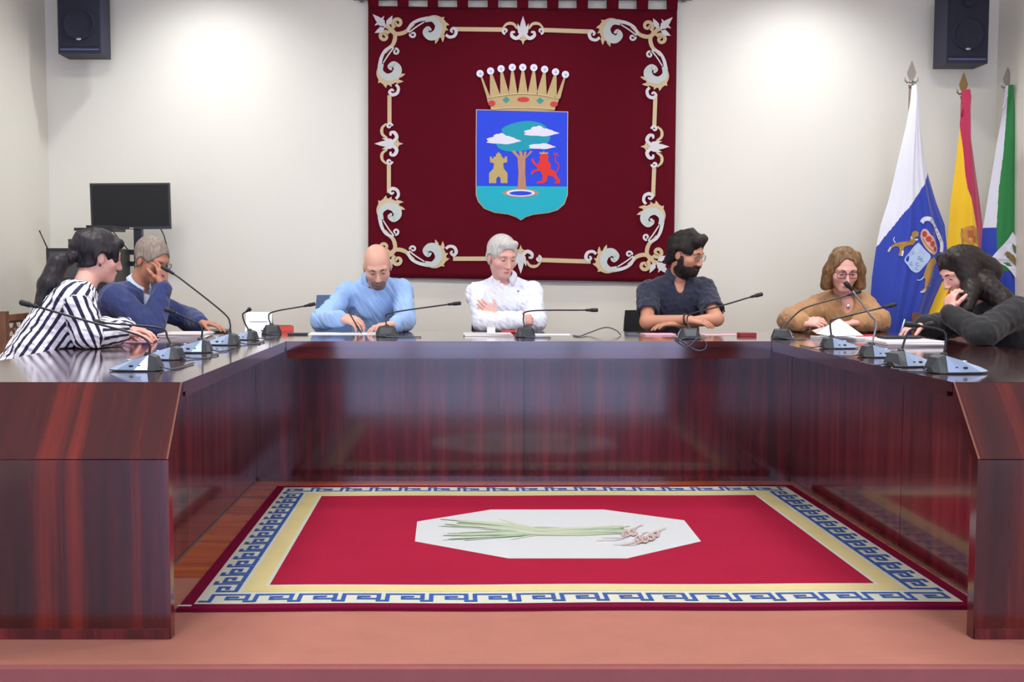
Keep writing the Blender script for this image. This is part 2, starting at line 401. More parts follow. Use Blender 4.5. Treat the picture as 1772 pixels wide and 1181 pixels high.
for j in range(NY):
    a = j*(NX+1); ff.append((a+NX+1, a, n1+a, n1+a+NX+1)); a += NX; ff.append((a, a+NX+1, n1+a+NX+1, n1+a))
pyd('cloth', vv, ff, maroon, tap, True)
gaps = [(655, 688), (707, 740), (758, 791), (810, 844), (862, 895), (914, 947), (966, 998), (1017, 1050), (1070, 1102), (1121, 1154)]
tabs = [(637, 655)] + [(gaps[i][1], gaps[i+1][0]) for i in range(9)] + [(1154, 1172)]
rz = A(905, -2, TY)[2]
for (a, b) in tabs:
    x0, x1 = A(a, 10, TY)[0], A(b, 10, TY)[0]; zt = A((a+b)/2, 10+6*((a+b)/2-637)/535+2, TY)[2]
    bm = bmesh.new()
    prof = [(TY-.006, zt), (TY-.026, rz)] + [(TY-.004+.022*math.cos(q), rz+.022*math.sin(q)) for q in np.linspace(PI, 0, 9)] + [(TY+.006, zt)]
    inner = [(TY+.003, zt), (TY+.012, rz)] + [(TY-.004+.017*math.cos(q), rz+.017*math.sin(q)) for q in np.linspace(0, PI, 9)] + [(TY-.003, zt)]
    add_prism(bm, prof+inner, lambda u, v, q, x0=x0, x1=x1: (x0 if q == 0 else x1, u, v)); bm_obj('hanging_tab', bm, maroon, tap)
rod = thing('curtain_rod', (A(905, 0, TY)[0], TY, rz), 'grey metal rod the tapestry hangs from', 'rod')
rx_a, rx_b = A(612, 0, TY)[0], A(1197, 3, TY)[0]
metal = mat('grey_metal', (120, 120, 122), 0.35, 0.9)
tube('pole', [(rx_a, TY-.004, rz), (rx_b, TY-.004, rz)], .012, metal, rod, 12)
for x in (rx_a+.05, rx_b-.05): box('bracket', x-.012, x+.012, TY-.004, WY, rz-.012, rz+.012, metal, rod)
# --- scroll border; corner motif drawn once (crop units, 4.723 per pixel, corner at crop 80,57) and mirrored
arm_g = [stroke([(235, 190), (265, 250), (320, 278), (385, 262), (420, 225), (455, 195)], 26, 22, 34), spiral((322, 190), 42, 12, 120, 1.25, 34, 20),
         stroke([(560, 146), (630, 138), (690, 175), (700, 235), (680, 290), (640, 318)], 14, 10, 40)]
arm_w = [stroke([(405, 262), (430, 205), (490, 168), (570, 150)], 20, 30), stroke([(415, 268), (470, 225), (540, 180)], 12, 10), spiral((447, 283), 26, 9, 190, -1.0, 18, 14),
         stroke([(545, 168), (610, 160), (655, 210), (640, 275), (590, 300), (550, 268), (570, 232), (596, 250)], 34, 16, 74),
         stroke([(715, 285), (745, 305), (785, 295), (800, 258), (780, 232), (757, 250), (770, 268)], 22, 14, 28)]
lf = [leaf((690, 190), (745, 205), 34), leaf((690, 270), (690, 348), 34), leaf((650, 300), (628, 362), 32), leaf((675, 160), (705, 140), 26), leaf((700, 230), (735, 250), 24)]
cw = [leaf((225, 220), (118, 118), 62), leaf((235, 210), (280, 128), 46), leaf((215, 228), (134, 272), 46), leaf((180, 180), (212, 132), 24), leaf((180, 180), (132, 212), 24)]
K = 4.723
def tl_map(p): return ((p[0]-80)/K, (p[1]-57)/K)            # offset in px from the tapestry corner
def place(lst, sx, sy, swap):
    out = []
    for poly in lst:
        o = []
        for p in poly:
            a, b = tl_map(p)
            if swap: a, b = b, a
            cx, cy = {(1, 1): (637, 12), (-1, 1): (1172, 17), (1, -1): (637, 479), (-1, -1): (1166, 488)}[(sx, sy)]
            o.append((cx+sx*a, cy+sy*b))
        out.append(o)
    return out
for (sx, sy) in ((1, 1), (-1, 1), (1, -1), (-1, -1)):
    for sw_ in (0, 1):
        for k, st in enumerate(arm_g): polys('gold_scroll', [], TS(.004+.0003*k+.0001*sw_), tgold, tap, 0, place(st, sx, sy, sw_))
        for k, st in enumerate(lf): polys('gold_leaf', place([st], sx, sy, sw_), TS(.0035+.0002*k), tgold, tap)
        for k, st in enumerate(arm_w): polys('white_scroll', [], TS(.0055+.0003*k), toff if k == 3 else twht, tap, 0, place(st, sx, sy, sw_))
    for k, st in enumerate(cw): polys('white_leaf', place([st], sx, sy, 0), TS(.0062+.0003*k), twht, tap)
for (x0, y0, x1, y1) in ((788, 50.5, 872, 51.5), (938, 52, 1024, 55), (784, 448, 872, 448), (930, 450, 1022, 453)):
    polys('border_bar', [], TS(.003), tgold, tap, 0, ribbon([(x0, y0), (x1, y1)], 7.5))
for (x0, y0, x1, y1) in ((674, 165, 674, 216), (673, 282, 673, 334), (1134, 168, 1132, 220), (1132, 288, 1130, 340)):
    polys('border_bar', [], TS(.003), tgold, tap, 0, ribbon([(x0, y0), (x1, y1)], 7))
# centre motifs (crop units around 1345,250)
mw = [leaf((1345, 300), (1345, 135), 60), leaf((1330, 300), (1300, 195), 34), leaf((1360, 300), (1390, 195), 34)]
flip = lambda st: [[(2690-p[0], p[1]) for p in q_] for q_ in st]
mq = [stroke([(1335, 230), (1330, 280), (1295, 318), (1255, 300), (1255, 270), (1280, 268)], 24, 16, 30), spiral((1200, 258), 24, 6, 90, 1, 20, 16)]; mq += [flip(m_) for m_ in mq]
mg = [leaf((1345, 270), (1345, 372), 40), leaf((1345, 330), (1305, 322), 20), leaf((1345, 330), (1385, 322), 20)]
mgq = [stroke([(1180, 235), (1215, 200), (1265, 200), (1300, 240)], 14, 18, 26)]; mgq += [flip(mgq[0])]
def place_mid(lst, c, ax, sg):
    out = []
    for poly in lst:
        o = []
        for p in poly:
            a, b = (p[0]-1345)/K, (p[1]-254)/K
            o.append((c[0]+a, c[1]+sg*b) if ax == 0 else (c[0]+sg*b, c[1]+a))
        out.append(o)
    return out
for c, ax, sg in (((905, 53), 0, 1), ((901, 449), 0, -1), ((673, 249), 1, 1), ((1133, 254), 1, -1)):
    for k, st in enumerate(mg): polys('gold_petal', place_mid([st], c, ax, sg), TS(.004+.0003*k), tgold, tap)
    for st in mgq: polys('gold_scroll', [], TS(.004), tgold, tap, 0, place_mid(st, c, ax, sg))
    for k, st in enumerate(mw): polys('white_petal', place_mid([st], c, ax, sg), TS(.0055+.0003*k), twht, tap)
    for k, st in enumerate(mq): polys('white_scroll', [], TS(.0062+.0002*k), twht, tap, 0, place_mid(st, c, ax, sg))
# --- crown and shield (crop units 3.808 per px, origin 780,90)
def CS(off):
    t_ = TS(off); return lambda u, v: t_(780+u/3.808, 90+v/3.808)
blue = mat('shield_blue', (38, 70, 222), 0.8); teal = mat('shield_teal', (22, 176, 196), 0.8); teal2 = mat('tree_teal', (24, 156, 178), 0.8)
bark = mat('tree_bark', (186, 138, 112), 0.8, var=.15, vscale=(60, 60, 15)); lred = mat('lion_red', (222, 52, 44), 0.8); castle = mat('castle_gold', (190, 168, 108), 0.8)
crownm = mat('crown_gold', (190, 166, 118), 0.8, var=.1, vscale=(30, 30, 30)); pearl = mat('pearl_white', (226, 226, 240), 0.6); jred = mat('jewel_red', (200, 56, 58), 0.7); jteal = mat('jewel_teal', (56, 148, 146), 0.7)
navy = mat('outline_navy', (36, 22, 60), 0.9)
crown = polys('crown', [[(235, 300), (350, 280), (475, 270), (600, 280), (718, 305), (705, 335), (690, 360), (685, 388), (265, 388), (262, 360), (245, 335)]], CS(.006), crownm, tap)
balls = [(193, 144), (262, 127), (331, 112), (405, 103), (474, 103), (547, 105), (618, 116), (690, 133), (755, 150)]
bases = [(238, 262, 302), (258, 330, 296), (325, 388, 288), (380, 440, 282), (442, 508, 280), (505, 572, 282), (562, 632, 288), (628, 698, 296), (692, 722, 305)]
for (bx, by), (x0, x1, yb) in zip(balls, bases):
    polys('crown_point', [[(bx-4, by), (bx+6, by), (x1, yb), (x0, yb)]], CS(.0062), crownm, crown)
    polys('pearl', [disc((bx, by), 24)], CS(.009), pearl, crown)
    polys('pearl_mark', [disc((bx+2, by+2), 8)], CS(.0095), mat('pearl_grey', (170, 176, 206), .6), crown)
tube('crown_rim', [CS(.007)(u, v) for u, v in crom([(240, 306), (350, 287), (475, 277), (600, 287), (716, 311)])], .0045, tgold, crown, 6)
tube('crown_rim', [CS(.007)(u, v) for u, v in crom([(266, 380), (370, 372), (475, 370), (580, 372), (684, 380)])], .0045, tgold, crown, 6)
polys('red_jewel', [disc((478, 315), 40, 17)], CS(.0075), jred, crown); polys('red_jewel', [disc((270, 340), 24, 20)], CS(.0075), jred, crown); polys('red_jewel', [disc((680, 345), 26, 18)], CS(.0075), jred, crown)
for cx, cy in ((365, 317), (588, 322)): polys('teal_jewel', [[(cx-26, cy), (cx, cy-22), (cx+26, cy), (cx, cy+22)]], CS(.0075), jteal, crown)
so = [(172, 384), (768, 398), (766, 600), (766, 940), (745, 1000), (700, 1040), (640, 1058), (540, 1070), (495, 1085), (462, 1106), (430, 1085), (380, 1068), (290, 1056), (225, 1030), (185, 985), (170, 940), (170, 600)]
big = [(p[0]+(p[0]-468)*.018, p[1]+(p[1]-740)*.014) for p in so]
shield = polys('shield', [big], CS(.004), tgold, tap)
polys('blue_field', [so], CS(.006), blue, shield)
polys('teal_ground', [[(170, 884), (766, 888)] + [p for p in so[3:16]]], CS(.0072), teal, shield)
polys('tree_crown', [crom([(300, 610), (350, 560), (335, 510), (400, 475), (500, 455), (590, 470), (640, 510), (655, 570), (620, 615), (545, 640), (450, 655), (370, 655), (315, 635), (300, 610)], 4)[:-1]], CS(.0076), teal2, shield)
polys('tree_trunk', [[(440, 905), (446, 800), (440, 700), (398, 655), (425, 652), (455, 690), (448, 655), (470, 655), (476, 690), (485, 655), (500, 657), (495, 690), (525, 652), (540, 655), (492, 705), (490, 800), (498, 908)]], CS(.0080), bark, shield)
def cloud(c, w_, h_):
    n = 26; o = []
    for k in range(n):
        a = 2*PI*k/n; r = 1+.10*math.cos(5*a)+.05*math.cos(9*a); o.append((c[0]+w_*r*math.cos(a), c[1]+h_*r*math.sin(a)*(1 if math.sin(a) > 0 else 1.6)))
    return o
for c, w_, h_ in (((342, 588), 108, 20), ((590, 537), 110, 19), ((597, 627), 84, 14)):
    cl = polys('cloud', [cloud(c, w_, h_)], CS(.0084), pearl, shield)
    if w_ > 90: polys('cloud_puff', [cloud((c[0]-w_*.15, c[1]-h_*1.1), w_*.42, h_*.9)], CS(.0086), pearl, cl)
polys('castle', [[(252, 866), (252, 800), (280, 770), (285, 735), (258, 728), (258, 690), (270, 690), (270, 702), (282, 702), (282, 690), (298, 690), (298, 672), (308, 672), (308, 662), (320, 662), (320, 672), (332, 672), (332, 690), (342, 690), (342, 702), (356, 702), (356, 690), (372, 690), (372, 728), (345, 735), (350, 770), (374, 800), (374, 866), (328, 866), (328, 835), (315, 820), (300, 835), (300, 866)]], CS(.0082), castle, shield)
polys('lion', [[(570, 745), (590, 710), (582, 690), (600, 672), (630, 672), (645, 690), (640, 715), (660, 745), (655, 770), (690, 790), (700, 820), (722, 850), (715, 870), (680, 870), (695, 850), (672, 822), (640, 815), (632, 850), (610, 868), (560, 868), (575, 855), (600, 850), (605, 815), (590, 785), (555, 790), (535, 810), (525, 800), (545, 780), (575, 770), (545, 740), (530, 715), (540, 700), (552, 725)]], CS(.0082), lred, shield)
polys('lion_tail', [], CS(.0083), lred, shield, 0, stroke([(695, 795), (712, 750), (690, 720), (686, 690), (680, 668)], 7, 6) + stroke([(686, 690), (700, 670), (706, 690)], 6, 6))
polys('lion_crown', [[(585, 674), (585, 658), (597, 666), (612, 655), (625, 666), (640, 658), (640, 674)]], CS(.0085), castle, shield)
po = polys('pond_rim', [disc((460, 930), 118, 28, 24)], CS(.0077), bark, shield)
polys('pond_edge', [disc((460, 930), 94, 23, 24)], CS(.0079), pearl, po); polys('pond_water', [disc((460, 932), 74, 14, 24)], CS(.0084), blue, po)

#@@SPEAKERS
blk = mat('speaker_black', (30, 34, 58), 0.6, bump=.2, bscale=300); blk2 = mat('grille_dark', (22, 26, 48), 0.7, bump=.4, bscale=500); logo = mat('badge_silver', (200, 200, 205), .3, .8)
def speaker(px0, px1, pyb, y, label):
    x0, x1, zb = A(px0, pyb, y)[0], A(px1, pyb, y)[0], A(px0, pyb, y)[2]; w_ = x1-x0; zt = zb+w_*1.72; cx = (x0+x1)/2
    t = thing('loudspeaker', (cx, y+.1, zb), label, 'loudspeaker', 'wall loudspeakers')
    box('cabinet', x0, x1, y, y+.20, zb, zt, blk, t, .006)
    box('grille', x0+.012, x1-.012, y-.008, y+.001, zb+.045, zt-.02, blk2, t, .003)
    box('lower_strip', x0+.015, x1-.015, y-.006, y+.001, zb+.022, zb+.032, mat('strip_violet_grey', (80, 82, 130), .5), t)
    for r_, zc in ((.105, zb+.19), (.045, zb+.40)):
        bm = bmesh.new(); rings = []
        for r, d in ((1.0, 0), (1.0, .007), (.9, .007), (.84, .002), (.3, -.0), (.05, .005)):
            rings.append([bm.verts.new((cx+r_*r*math.cos(2*PI*k/28), y-.0085-d, zc+r_*r*math.sin(2*PI*k/28))) for k in range(28)])
        for a, b in zip(rings, rings[1:]):
            for k in range(28): bm.faces.new((a[k], a[(k+1) % 28], b[(k+1) % 28], b[k]))
        bm.faces.new(rings[-1]); bm_obj('driver', bm, blk2, t, True)
    bm = bmesh.new(); add_ball(bm, (cx, y-.013, zb+.092), (.022, .004, .008)); bm_obj('badge', bm, logo, t, True)
    box('wall_bracket', cx-.04, cx+.04, y+.2, WY, zb+.2, zb+.3, metal, t)
speaker(101, 175, 93, 7.25, 'black loudspeaker high on the wall above the monitor')
speaker(1637, 1709, 110, 7.25, 'black loudspeaker high on the wall above the flags')

#@@MONITOR
dark = mat('plastic_black', (24, 24, 26), 0.4, bump=.05); scr = mat('screen_dark', (22, 21, 20), 0.5, spec=.25); frm = mat('stand_navy_black', (26, 30, 48), 0.4)
my = 7.1
mx, mz = A(226, 357, my)[0], A(226, 357, my)[2]
t = thing('monitor_cart', (mx, my+.1, 0), 'black flat monitor on a tall cart with shelves by the wall', 'monitor')
w2 = (A(293, 357, my)[0]-A(159, 357, my)[0])/2; h2 = (A(226, 317, my)[2]-A(226, 397, my)[2])/2
M = Matrix.Translation((mx, my, mz)) @ Matrix.Rotation(math.radians(-1), 4, 'Y') @ Matrix.Rotation(math.radians(8), 4, 'Z')
box('monitor_case', -w2, w2, 0, .035, -h2, h2, dark, t, .004, M); box('screen', -w2+.012, w2-.012, -.0015, .002, -h2+.018, h2-.012, scr, t, 0, M)
box('monitor_logo', -.012, .012, -.002, 0, -h2+.005, -h2+.010, logo, t, 0, M)
zz = mz-h2; sx0 = A(208, 430, my-.12)[0]
box('column', mx+.01, mx+.06, my+.02, my+.07, .06, zz+.12, frm, t, .004)
for zc, d in ((zz-.165, .05), (zz-.24, .09)): box('shelf', sx0, mx+.10, my-.12, my+.22, zc, zc+.03, frm, t, .004)
box('shelf', sx0, mx+.10, my-.12, my+.22, .10, .13, frm, t, .004)
for x in (sx0, mx+.07):
    for y in (my-.11, my+.19): box('leg', x, x+.025, y, y+.025, .0, zz-.13, frm, t)
tube('cable', [(mx-.16, my+.04, zz+.03), (mx-.12, my+.05, zz-.03), (mx-.04, my+.05, zz-.13)], .004, dark, t, 6)
tube('cable', [(mx+.17, my+.04, zz+.03), (mx+.20, my+.05, zz-.04), (mx+.22, my+.05, zz-.12)], .004, dark, t, 6)
# equipment stand beside the monitor
ey = 6.62
p0 = A(128, 396, ey); 
t = thing('equipment_rack', (A(150, 500, ey)[0], ey, 0), 'black equipment rack with a tray on top behind the striped woman', 'rack')
ex0, ex1 = A(85, 430, ey)[0], A(196, 430, ey)[0]; ez = A(100, 430, ey)[2]
box('cabinet', ex0, ex1, ey-.05, ey+.33, .04, ez, dark, t, .006)
box('base', ex0+.02, ex1-.02, ey-.03, ey+.31, 0, .04, frm, t)
box('device', A(118, 420, ey)[0], ex1-.05, ey, ey+.3, ez, A(118, 414, ey)[2], dark, t, .004)
box('post', A(150, 400, ey)[0], A(158, 400, ey)[0], ey+.1, ey+.13, ez, p0[2]-.01, frm, t)
box('tray', p0[0], ex1, ey, ey+.25, p0[2]-.012, p0[2]+.006, dark, t, .003)
box('tray_device', A(147, 392, ey)[0], ex1-.01, ey+.02, ey+.2, p0[2]+.006, p0[2]+.022, dark, t, .003)
box('front_panel', ex0+.02, ex1-.02, ey-.054, ey-.05, ez-.18, ez-.02, mat('device_grey', (70, 70, 74), .4, .3), t, .001)
tube('antenna', [A(83, 432, ey+.05), A(68, 399, ey+.05)], .004, dark, t, 6)

#@@FLAGS
# ------------------------------------------------------------------ flags
fw = mat('flag_white', (222, 224, 236), .8, sheen=.2); fb = mat('flag_blue', (30, 58, 168), .7, sheen=.2); fy = mat('flag_yellow', (236, 190, 22), .75, sheen=.2)
fr = mat('flag_crimson', (176, 28, 76), .75, sheen=.2); fg = mat('flag_green', (34, 128, 62), .75, sheen=.2); fo = mat('flag_red', (214, 50, 40), .75)
silver = mat('finial_silver', (168, 164, 158), .3, .9); brass = mat('finial_brass', (150, 122, 80), .35, .9); polem = mat('pole_dark', (96, 72, 52), .4)
def interp(tab, v):
    ys = [p[0] for p in tab]; return np.interp(v, ys, [p[1] for p in tab])
def flag(label, px, ptip, pole_px, y, rows, region, mats, nf, amp, fin, seed):
    """rows: (py, left px, right px)"""
    Lt = [(r[0], r[1]) for r in rows]; Rt = [(r[0], r[2]) for r in rows]; v0, v1 = rows[0][0], rows[-1][0]
    tip = A(pole_px, ptip, y); t = thing('flag', (tip[0], y, 0), label, 'flag', 'flags on poles in the corner')
    def S(off):
        def f(u, v):
            l, r = interp(Lt, v), interp(Rt, v); a = min(max((u-l)/max(r-l, 1), 0), 1); g = (v-v0)/(v1-v0)
            fold = math.sin(a*nf*2*PI+seed+g*1.2)*.6 + math.sin(a*nf*3.7*PI+seed*2+g*2)*.4
            yy = y - .03 - (.05+.10*g)*math.sin(PI*a) - amp*(.25+.75*g)*fold*math.sin(PI*min(max(a, .06), .94))**.35
            p = A(u, v, y); return (p[0], yy-off, p[2])
        return f
    NU, NV = 110, 190; vv = []; ff = []; mi = []
    for j in range(NV+1):
        v = v0+(v1-v0)*j/NV; l, r = interp(Lt, v), interp(Rt, v)
        for i in range(NU+1): vv.append(S(0)(l+(r-l)*i/NU, v))
    n1 = len(vv)
    for j in range(NV):
        v = v0+(v1-v0)*(j+.5)/NV; l, r = interp(Lt, v), interp(Rt, v)
        for i in range(NU):
            a = j*(NU+1)+i; ff.append((a, a+NU+1, a+NU+2, a+1)); mi.append(region(l+(r-l)*(i+.5)/NU, v, (i+.5)/NU))
    NB = 12
    for j in range(NV+1):                                      # back of the drape
        v = v0+(v1-v0)*j/NV; l, r = interp(Lt, v), interp(Rt, v)
        for i in range(NB+1):
            a = i/NB; p = A(l+(r-l)*a, v, y); e = vv[j*(NU+1)+round(a*NU)]
            vv.append((e[0], max(e[1], y-.03+.05*math.sin(PI*a)*(j/NV)) if 0 < i < NB else e[1], e[2]))
    for j in range(NV):
        for i in range(NB):
            a = n1+j*(NB+1)+i; ff.append((a, a+1, a+NB+2, a+NB+1)); mi.append(mi[j*NU+min(int((i+.5)/NB*NU), NU-1)])
    o = pyd('cloth', vv, ff, mats, t, True); o.data.polygons.foreach_set('material_index', mi)
    zt = tip[2]
    tube('pole', [(tip[0], y, .03), (tip[0], y, zt-.16)], .014, polem, t, 12)
    bm = bmesh.new(); add_lathe(bm, [(.16, 0), (.16, .015), (.06, .03), (.025, .08), (.02, .12)], (tip[0], y, 0)); bm_obj('base', bm, fin, t, True)
    bm = bmesh.new(); add_lathe(bm, [(.016, -.17), (.02, -.155), (.012, -.145), (.016, -.135), (.008, -.125)], (tip[0], y, zt), 16)
    pr = [(0, 0), (.012, -.03), (.028, -.075), (.022, -.10), (.008, -.125), (-.008, -.125), (-.022, -.10), (-.028, -.075), (-.012, -.03)]
    add_prism(bm, pr, lambda u, v, q: (tip[0]+u, y+(-.004 if q == 0 else .004), zt+v))
    for s in (-1, 1): add_tube(bm, [(tip[0]+s*a, y, zt+b) for a, b in ((.006, -.13), (.026, -.14), (.040, -.125), (.042, -.105))], [.006, .006, .005, .002], 6)
    bm_obj('finial', bm, fin, t)
    return t, S
# white and blue flag
def reg1(u, v, a):
    d = (v - 425)*(1604-1515) - (u - 1515)*(298-425)
    return 0 if d < 0 else 1
rows1 = [(150, 1574, 1581), (175, 1572, 1584), (220, 1564, 1588), (270, 1552, 1596), (310, 1543, 1604), (350, 1533, 1616), (390, 1520, 1631), (430, 1512, 1635), (480, 1505, 1630), (520, 1502, 1612), (560, 1500, 1596), (620, 1500, 1580)]
f1, S1 = flag('white and blue flag with two dogs holding a crowned shield', 0, 105, 1578, 7.0, rows1, reg1, [fw, fb], 3, .022, silver, .4)
E1 = lambda off: (lambda u, v: S1(off)(1490+u/5.907, 360+v/5.907))
shw = mat('emblem_pale_blue', (176, 198, 232), .8); edr = mat('emblem_red', (176, 66, 52), .8); edg = mat('emblem_dog', (168, 132, 66), .8); efw = mat('emblem_white', (214, 218, 230), .8); egl = mat('emblem_rose', (212, 170, 160), .8); ink = mat('emblem_ink', (52, 66, 110), .8)
em = polys('emblem_shield', [crom([(495, 360), (560, 430), (615, 500), (560, 590), (480, 660), (420, 640), (370, 580), (352, 520), (420, 430), (495, 360)], 4)[:-1]], E1(.006), shw, f1, 2)
for c in ((440, 530), (480, 575), (500, 510), (450, 470), (530, 530), (420, 570), (470, 620)): polys('island_mark', [], E1(.0085), mat('emblem_isle', (110, 146, 190), .8), em, 0, spiral(c, 18, 10, 30, .8, 6, 5))
cr = polys('emblem_crown', [crom([(520, 260), (545, 225), (590, 232), (620, 280), (660, 310), (700, 370), (718, 430), (690, 475), (640, 480), (590, 440), (540, 370), (515, 310), (520, 260)], 4)[:-1]], E1(.006), egl, f1, 2)
polys('crown_red', [disc((560, 275), 26, 30), disc((600, 325), 28, 30), disc((640, 375), 28, 30), disc((680, 425), 24, 26)], E1(.0085), edr, cr, 1)
polys('crown_band', [], E1(.009), edg, cr, 1, stroke([(540, 320), (580, 390), (640, 450)], 10))
d1 = [[(285, 370), (330, 355), (400, 340), (420, 290), (430, 255), (470, 240), (500, 260), (495, 295), (460, 310), (470, 350), (440, 385), (390, 390), (360, 400), (345, 440), (330, 495), (310, 490), (325, 440), (320, 405), (290, 395), (255, 415), (235, 455), (220, 440), (250, 395)]]
polys('emblem_dog', d1, E1(.006), edg, f1, 2)
polys('dog_tail', [], E1(.006), efw, f1, 1, stroke([(290, 360), (275, 330), (285, 300)], 8, 5) + stroke([(345, 440), (335, 495)], 14) + stroke([(248, 405), (228, 450)], 14) + stroke([(415, 300), (440, 330), (490, 330)], 16))
d2 = [[(620, 520), (660, 510), (700, 530), (705, 565), (670, 600), (645, 640), (620, 690), (610, 740), (585, 790), (560, 830), (530, 860), (505, 850), (545, 815), (550, 770), (560, 730), (540, 700), (560, 640), (580, 580)]]
polys('emblem_dog', d2, E1(.006), edg, f1, 2)
polys('dog_paws', [], E1(.006), efw, f1, 1, stroke([(600, 800), (625, 795), (630, 770)], 9, 6) + stroke([(550, 700), (510, 735), (470, 735)], 10, 7) + stroke([(560, 820), (540, 850), (505, 856)], 12))
rbp = [(530, 160), (560, 125), (620, 125), (670, 180), (715, 245), (750, 310), (775, 370), (770, 455)]
rb = polys('emblem_ribbon', [], E1(.007), efw, f1, 1, stroke(rbp, 44))
GL = {'O': [[(0, 0), (1, 0), (1, 1), (0, 1), (0, 0)]], 'C': [[(1, 0), (0, 0), (0, 1), (1, 1)]], 'E': [[(1, 0), (0, 0), (0, 1), (1, 1)], [(0, .5), (.8, .5)]], 'A': [[(0, 1), (.5, 0), (1, 1)], [(.2, .6), (.8, .6)]], 'N': [[(0, 1), (0, 0), (1, 1), (1, 0)]]}
rp = crom(rbp[2:7], 8)
qq = []
for k, ch in enumerate('OCEANO'):
    i = 2+k*5; c = rp[min(i, len(rp)-2)]; d = nrm(rp[min(i+1, len(rp)-1)]-c); n_ = V(-d[1], d[0])
    for st in GL[ch]: qq += ribbon([c + d*(a-.5)*20 + n_*(b-.5)*24 for a, b in st], 5)
polys('ribbon_lettering', [], E1(.0095), ink, rb, 0, qq)
# red and yellow flag
def reg2(u, v, a):
    b = interp([(150, 1655), (230, 1657), (300, 1659), (330, 1661), (380, 1673), (420, 1680), (450, 1684), (472, 1660), (500, 1640), (520, 1632), (545, 1624), (620, 1610)], v)
    if v < 178: return 1
    if v > 470: return 0 if u < b-12 else (2 if u < b else 1)
    return 0 if u < b else 1
rows2 = [(158, 1660, 1675), (170, 1660, 1677), (190, 1659, 1675), (240, 1655, 1676), (300, 1648, 1684), (350, 1641, 1691), (390, 1638, 1696), (430, 1634, 1693), (470, 1622, 1690), (510, 1598, 1686), (550, 1574, 1684), (620, 1560, 1684)]
f2, S2 = flag('red and yellow flag hanging between the two other flags', 0, 126, 1668, 7.2, rows2, reg2, [fy, fr, fo], 2, .02, brass, 1.3)
em2 = polys('emblem', [disc((1664, 408), 14, 16)], S2(.006), mat('arms_ochre', (196, 140, 60), .8), f2, 2)
polys('emblem_red', [rect(1658, 400, 1667, 412), rect(1667, 410, 1672, 420)], S2(.008), mat('arms_red', (176, 90, 60), .8), em2, 1)
polys('emblem_pillar', [], S2(.008), mat('arms_grey', (150, 120, 90), .8), em2, 1, [rect(1651, 396, 1653, 424), rect(1675, 396, 1677, 424)])
bm = bmesh.new(); kx = A(1668, 168, 7.2)
add_tube(bm, [kx+V(.02*math.cos(a), -.03-.02*math.sin(a), -.02*k/6) for k, a in enumerate(np.linspace(0, 4*PI, 14))], .010, 6); add_tube(bm, [kx+V(-.01, -.04, -.03), kx+V(-.03, -.045, -.09), kx+V(-.03, -.045, -.13)], .008, 6)
bm_obj('tie_cord', bm, fr, f2, True)
# green, white and blue flag
def reg3(u, v, a):
    b = interp([(150, 1738), (200, 1734), (270, 1727), (330, 1719), (395, 1714), (450, 1712), (620, 1712)], v)
    if u < b: return 0 if v < 395 else 1
    if v > 470 and u < interp([(470, 1742), (520, 1752), (620, 1765)], v): return 1
    return 2
rows3 = [(150, 1736, 1748), (200, 1730, 1754), (270, 1718, 1761), (330, 1708, 1768), (380, 1700, 1774), (430, 1690, 1782), (480, 1690, 1790), (540, 1700, 1800), (620, 1705, 1805)]
f3, S3 = flag('green, white and blue flag with a white diamond in the corner', 0, 116, 1744, 7.42, rows3, reg3, [fw, fb, fg], 2, .02, silver, 2.2)
dm = polys('white_diamond', [[(1733, 403), (1760, 440), (1772, 455), (1786, 460), (1760, 475), (1745, 494), (1735, 480), (1722, 462), (1704, 447)]], S3(.014), fw, f3, 2)
gsm = mat('emblem_olive', (92, 112, 56), .8); gso = mat('emblem_brown', (128, 112, 62), .8)
polys('leaf_emblem', [leaf((1731, 422), (1755, 460), 10)], S3(.018), gsm, dm, 1); polys('lizard_emblem', [leaf((1722, 436), (1748, 470), 11), leaf((1722, 436), (1726, 446), 8)], S3(.018), gso, dm, 1)
polys('crest', [crom([(1742, 404), (1752, 396), (1768, 410), (1774, 440), (1765, 445), (1752, 430), (1742, 404)], 4)[:-1]], S3(.012), mat('crest_pale', (200, 190, 176), .8), f3, 2)
polys('crest_rays', [], S3(.015), mat('crest_gold', (206, 200, 160), .8), f3, 1, [x for k in range(5) for x in stroke([(1746+k*4, 400+k*3), (1745+k*5, 380+k*6)], 2.4, 1.4)])
bm = bmesh.new(); kx = A(1741, 165, 7.42)
for dx, L_ in ((-.05, .10), (.0, .22), (.02, .19)): add_tube(bm, crom([kx+V(0, -.04, .02), kx+V(dx*.6, -.06, -.03), kx+V(dx, -.06, -L_)], 5), .006, 6)
add_ball(bm, kx+V(0, -.03, .01), .022); bm_obj('tie_cord', bm, fw, f3, True)
